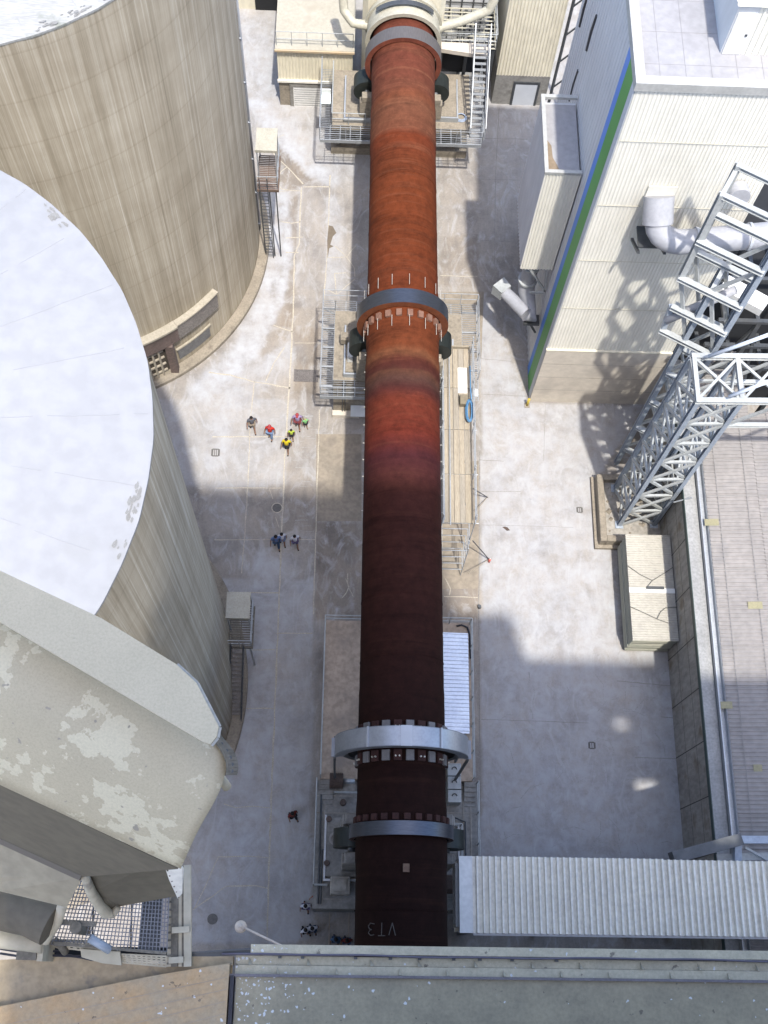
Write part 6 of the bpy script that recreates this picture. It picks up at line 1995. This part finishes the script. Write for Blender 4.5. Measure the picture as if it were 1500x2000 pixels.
def person(px_, py_, label, shirt, legs, hair, h=1.70, heading=math.pi, stride=.28, shorts=False, cap=None, arm=.12, held=None):
    g = at(px_, py_, 0)
    h *= .94; arm *= .6
    k = h / 1.70
    root = thing('person', label, 'person', (g.x, g.y, 0), 'people walking across the yard')
    root.rotation_euler = (0, 0, heading)
    S_ = stride
    J = {}
    V_, E_, R_ = [], [], []

    def j(n, x, y, z, r, par=None):
        J[n] = len(V_); V_.append((x * k, y * k, z * k)); R_.append(r * k)
        if par is not None: E_.append((J[par], J[n]))
    j('pelvis', 0, 0, .93, .135); j('waist', 0, .01, 1.08, .125, 'pelvis'); j('chest', 0, .015, 1.28, .145, 'waist'); j('collar', 0, .0, 1.42, .085, 'chest')
    j('neck', 0, .015, 1.49, .052, 'collar'); j('jaw', 0, .035, 1.555, .07, 'neck'); j('face', 0, .035, 1.60, .088, 'jaw'); j('crown', 0, .02, 1.665, .07, 'face'); j('nose', 0, .125, 1.592, .014, 'face')
    for e in (-1, 1): j('ear%d' % e, e * .092, .02, 1.595, .016, 'face')
    for s, ph in ((-1, 1), (1, -1)):
        j('hip%d' % s, s * .095, 0, .87, .088, 'pelvis')
        j('knee%d' % s, s * .10, ph * S_ * .5 + .03, .49, .062, 'hip%d' % s)
        j('ankle%d' % s, s * .10, ph * S_ - (.06 if ph < 0 else 0), .09 + (.05 if ph < 0 else 0), .042, 'knee%d' % s)
        j('toe%d' % s, s * .115, ph * S_ + .14, .035, .036, 'ankle%d' % s)
        j('sh%d' % s, s * .185, 0, 1.405, .058, 'collar')
        j('el%d' % s, s * (.23 + arm * .4), -ph * S_ * .35 - .02, 1.12, .043, 'sh%d' % s)
        j('wr%d' % s, s * (.24 + arm * .6), -ph * S_ * .6 + .08, .88, .029, 'el%d' % s)
        j('palm%d' % s, s * (.245 + arm * .6), -ph * S_ * .6 + .10, .82, .03, 'wr%d' % s)
        for f, (dx, ln) in enumerate(((-.026, .075), (-.009, .085), (.009, .08), (.025, .062))):
            px2 = s * (.245 + arm * .6) + dx * .3
            j('k%d%d' % (s, f), px2, -ph * S_ * .6 + .105 + dx, .82 - .045, .0085, 'palm%d' % s)
            j('f%d%d' % (s, f), px2 - s * .012, -ph * S_ * .6 + .112 + dx, .82 - .045 - ln * .55, .0075, 'k%d%d' % (s, f))
        j('th%d' % s, s * (.215 + arm * .6), -ph * S_ * .6 + .14, .80, .009, 'palm%d' % s)
    body = skin_mesh('body', V_, E_, R_, skin_m, 0, 1)
    body.parent = root
    keys = list(J.keys())

    def sub(names, ex, nm, mm, clip=None):
        ids = [J[n] for n in names]; mp = {a: i for i, a in enumerate(ids)}
        vv = [V_[a] for a in ids]; ee = [(mp[a], mp[c]) for a, c in E_ if a in mp and c in mp]
        rr = [R_[a] + ex * k for a in ids]
        for (pa, ch, f) in (clip or []):
            a, c = Vector(V_[J[pa]]), Vector(V_[J[ch]])
            vv.append(tuple(a.lerp(c, f))); ee.append((mp[J[pa]], len(vv) - 1)); rr.append((R_[J[pa]] * (1 - f) + R_[J[ch]] * f) + ex * k * 1.2)
        o = skin_mesh(nm, vv, ee, rr, mm, 0, 1); o.parent = root
        return o
    sub(['pelvis', 'waist', 'chest', 'collar', 'sh-1', 'sh1'], .02, 'shirt', shirt, [('sh-1', 'el-1', .75), ('sh1', 'el1', .75)])
    lf = .85 if not shorts else 0
    if shorts:
        sub(['pelvis', 'hip-1', 'hip1'], .03, 'shorts', legs, [('hip-1', 'knee-1', .85), ('hip1', 'knee1', .85)])
    else:
        sub(['pelvis', 'hip-1', 'hip1', 'knee-1', 'knee1'], .024, 'trousers', legs, [('knee-1', 'ankle-1', .93), ('knee1', 'ankle1', .93)])
    # hair or cap: a shell over the skull, fuller at the back
    b = MB(); vs = []; n1, n2 = 7, 16
    for a in range(n1):
        th = a / (n1 - 1) * 1.75
        for q in range(n2):
            ph = 2 * math.pi * q / n2
            lim = 1.0 if math.sin(ph) < .25 else (.62 if math.sin(ph) > .6 else .8)
            t_ = th * lim
            vs.append((.108 * k * math.sin(t_) * math.cos(ph), (.012 + .118 * math.sin(t_) * math.sin(ph)) * k, (1.605 + .118 * math.cos(t_)) * k))
    b.add(vs, [(a * n2 + q, a * n2 + (q + 1) % n2, (a + 1) * n2 + (q + 1) % n2, (a + 1) * n2 + q) for a in range(n1 - 1) for q in range(n2)])
    me = bpy.data.meshes.new('hair'); me.from_pydata([tuple(v) for v in b.v], [], b.f)
    o = bpy.data.objects.new('cap' if cap else 'hair', me); COL.objects.link(o); me.materials.append(cap or hair); o.parent = root
    for p in me.polygons: p.use_smooth = True
    if cap:
        bb = MB(); bb.box(-.07 * k, .07 * k, .10 * k, .20 * k, 1.62 * k, 1.635 * k)
        me = bpy.data.meshes.new('brim'); me.from_pydata([tuple(v) for v in bb.v], [], bb.f); me.materials.append(cap)
        oo = bpy.data.objects.new('brim', me); COL.objects.link(oo); oo.parent = o
    # shoes
    sh = MB()
    for s, ph in ((-1, 1), (1, -1)):
        a = Vector(V_[J['ankle%d' % s]]); c = Vector(V_[J['toe%d' % s]])
        sh.tube([a + Vector((0, -.06 * k, -.05 * k)), c + Vector((0, .02, .005))], .05 * k, 8, True, [.045 * k, .04 * k])
    me = bpy.data.meshes.new('shoes'); me.from_pydata([tuple(v) for v in sh.v], [], sh.f); me.materials.append(hair_black)
    o = bpy.data.objects.new('shoes', me); COL.objects.link(o); o.parent = root
    return root


grey_s = cloth('grey_shirt', (.14, .145, .17)); red_s = cloth('red_shirt', (.62, .035, .02)); jeans = cloth('pale_jeans', (.20, .30, .50)); lilac = cloth('lilac_shirt', (.42, .32, .52))
maroon = cloth('maroon_shorts', (.22, .05, .06)); neon = cloth('neon_green_shirt', (.30, .70, .28)); lime = cloth('lime_shirt', (.55, .68, .08)); yellow = cloth('yellow_shirt', (.80, .62, .02))
black_c = cloth('black_cloth', (.02, .02, .026)); blue_s = cloth('blue_shirt', (.16, .24, .46)); djeans = cloth('dark_jeans', (.05, .09, .17)); white_s = cloth('white_shirt', (.72, .73, .80)); bluesh = cloth('blue_grey_shorts', (.22, .27, .42)); dred = cloth('dark_red_shirt', (.16, .025, .02)); redcap = cloth('red_cap', (.45, .07, .08)); orange_s = cloth('orange_red_shirt', (.42, .05, .02)); purp = cloth('purple_shorts', (.12, .10, .2)); tan_sh = cloth('khaki_shorts', (.30, .25, .2)); teal = cloth('teal_shirt', (.06, .13, .24))
N_ = 0.0; Sx = math.pi
person(494, 839, 'person in dark grey shirt and khaki shorts, leftmost of the walking family group', grey_s, tan_sh, hair_black, 1.72, Sx + .2, .26, True, None, .22)
person(529, 855, 'person in bright red shirt and pale blue jeans beside the path joint', red_s, jeans, hair_black, 1.72, Sx - .2, .12, False, redcap, .2)
person(582, 834, 'person in lilac shirt and maroon shorts wearing a red cap', lilac, maroon, hair_black, 1.78, Sx, .18, True, redcap, .3)
person(597, 834, 'small child in neon green shirt held next to the lilac shirted person', neon, black_c, cloth('light_hair', (.45, .5, .2)), 1.12, Sx + .3, .14, True, None, .25)
person(570, 857, 'child in lime shirt and black shorts on the long path joint', lime, black_c, hair_black, 1.30, Sx, .12, True, None, .1)
person(561, 880, 'person in yellow shirt and black shorts with black hair', yellow, black_c, hair_black, 1.68, Sx - .15, .22, True, None, .15)
person(541, 1067, 'person in blue shirt and dark jeans walking close beside another', blue_s, djeans, hair_black, 1.75, Sx + .15, .2, False, None, .3)
person(552, 1061, 'person in white shirt and blue-grey shorts beside the blue shirted one', white_s, bluesh, hair_black, 1.62, Sx + .2, .18, True, None, .1)
person(577, 1065, 'person in white shirt with dark purple shorts walking apart on the darker lane', white_s, purp, hair_black, 1.62, Sx + .25, .24, True, None, .25)
person(573, 1596, 'lone person in dark red shirt in the shade left of the near pier', dred, black_c, hair_black, 1.7, Sx + .5, .2, False, None, .1)
person(598, 1772, 'person in white shirt and purple shorts next to the orange shirted one in shade', white_s, purp, hair_black, 1.65, Sx, .2, True, None, .15)
person(621, 1758, 'person in orange red shirt by the corner of the near pier railing', orange_s, black_c, hair_black, 1.7, Sx - .6, .25, False, None, .3)
person(598, 1818, 'person in white shirt nearest the tower ledge, left of a close pair', white_s, black_c, hair_black, 1.66, Sx + .4, .18, False, None, .2)
person(611, 1815, 'person in white shirt with dark jeans, right of the pair near the ledge', white_s, djeans, hair_black, 1.68, Sx + .2, .18, False, None, .2)
person(656, 1836, 'person in teal shirt partly hidden by the tower ledge', teal, djeans, hair_black, 1.68, Sx, .15, False, None, .15)
person(677, 1838, 'person in dark red shirt partly hidden beside the kiln end', dred, djeans, hair_black, 1.68, Sx, .15, False, None, .15)
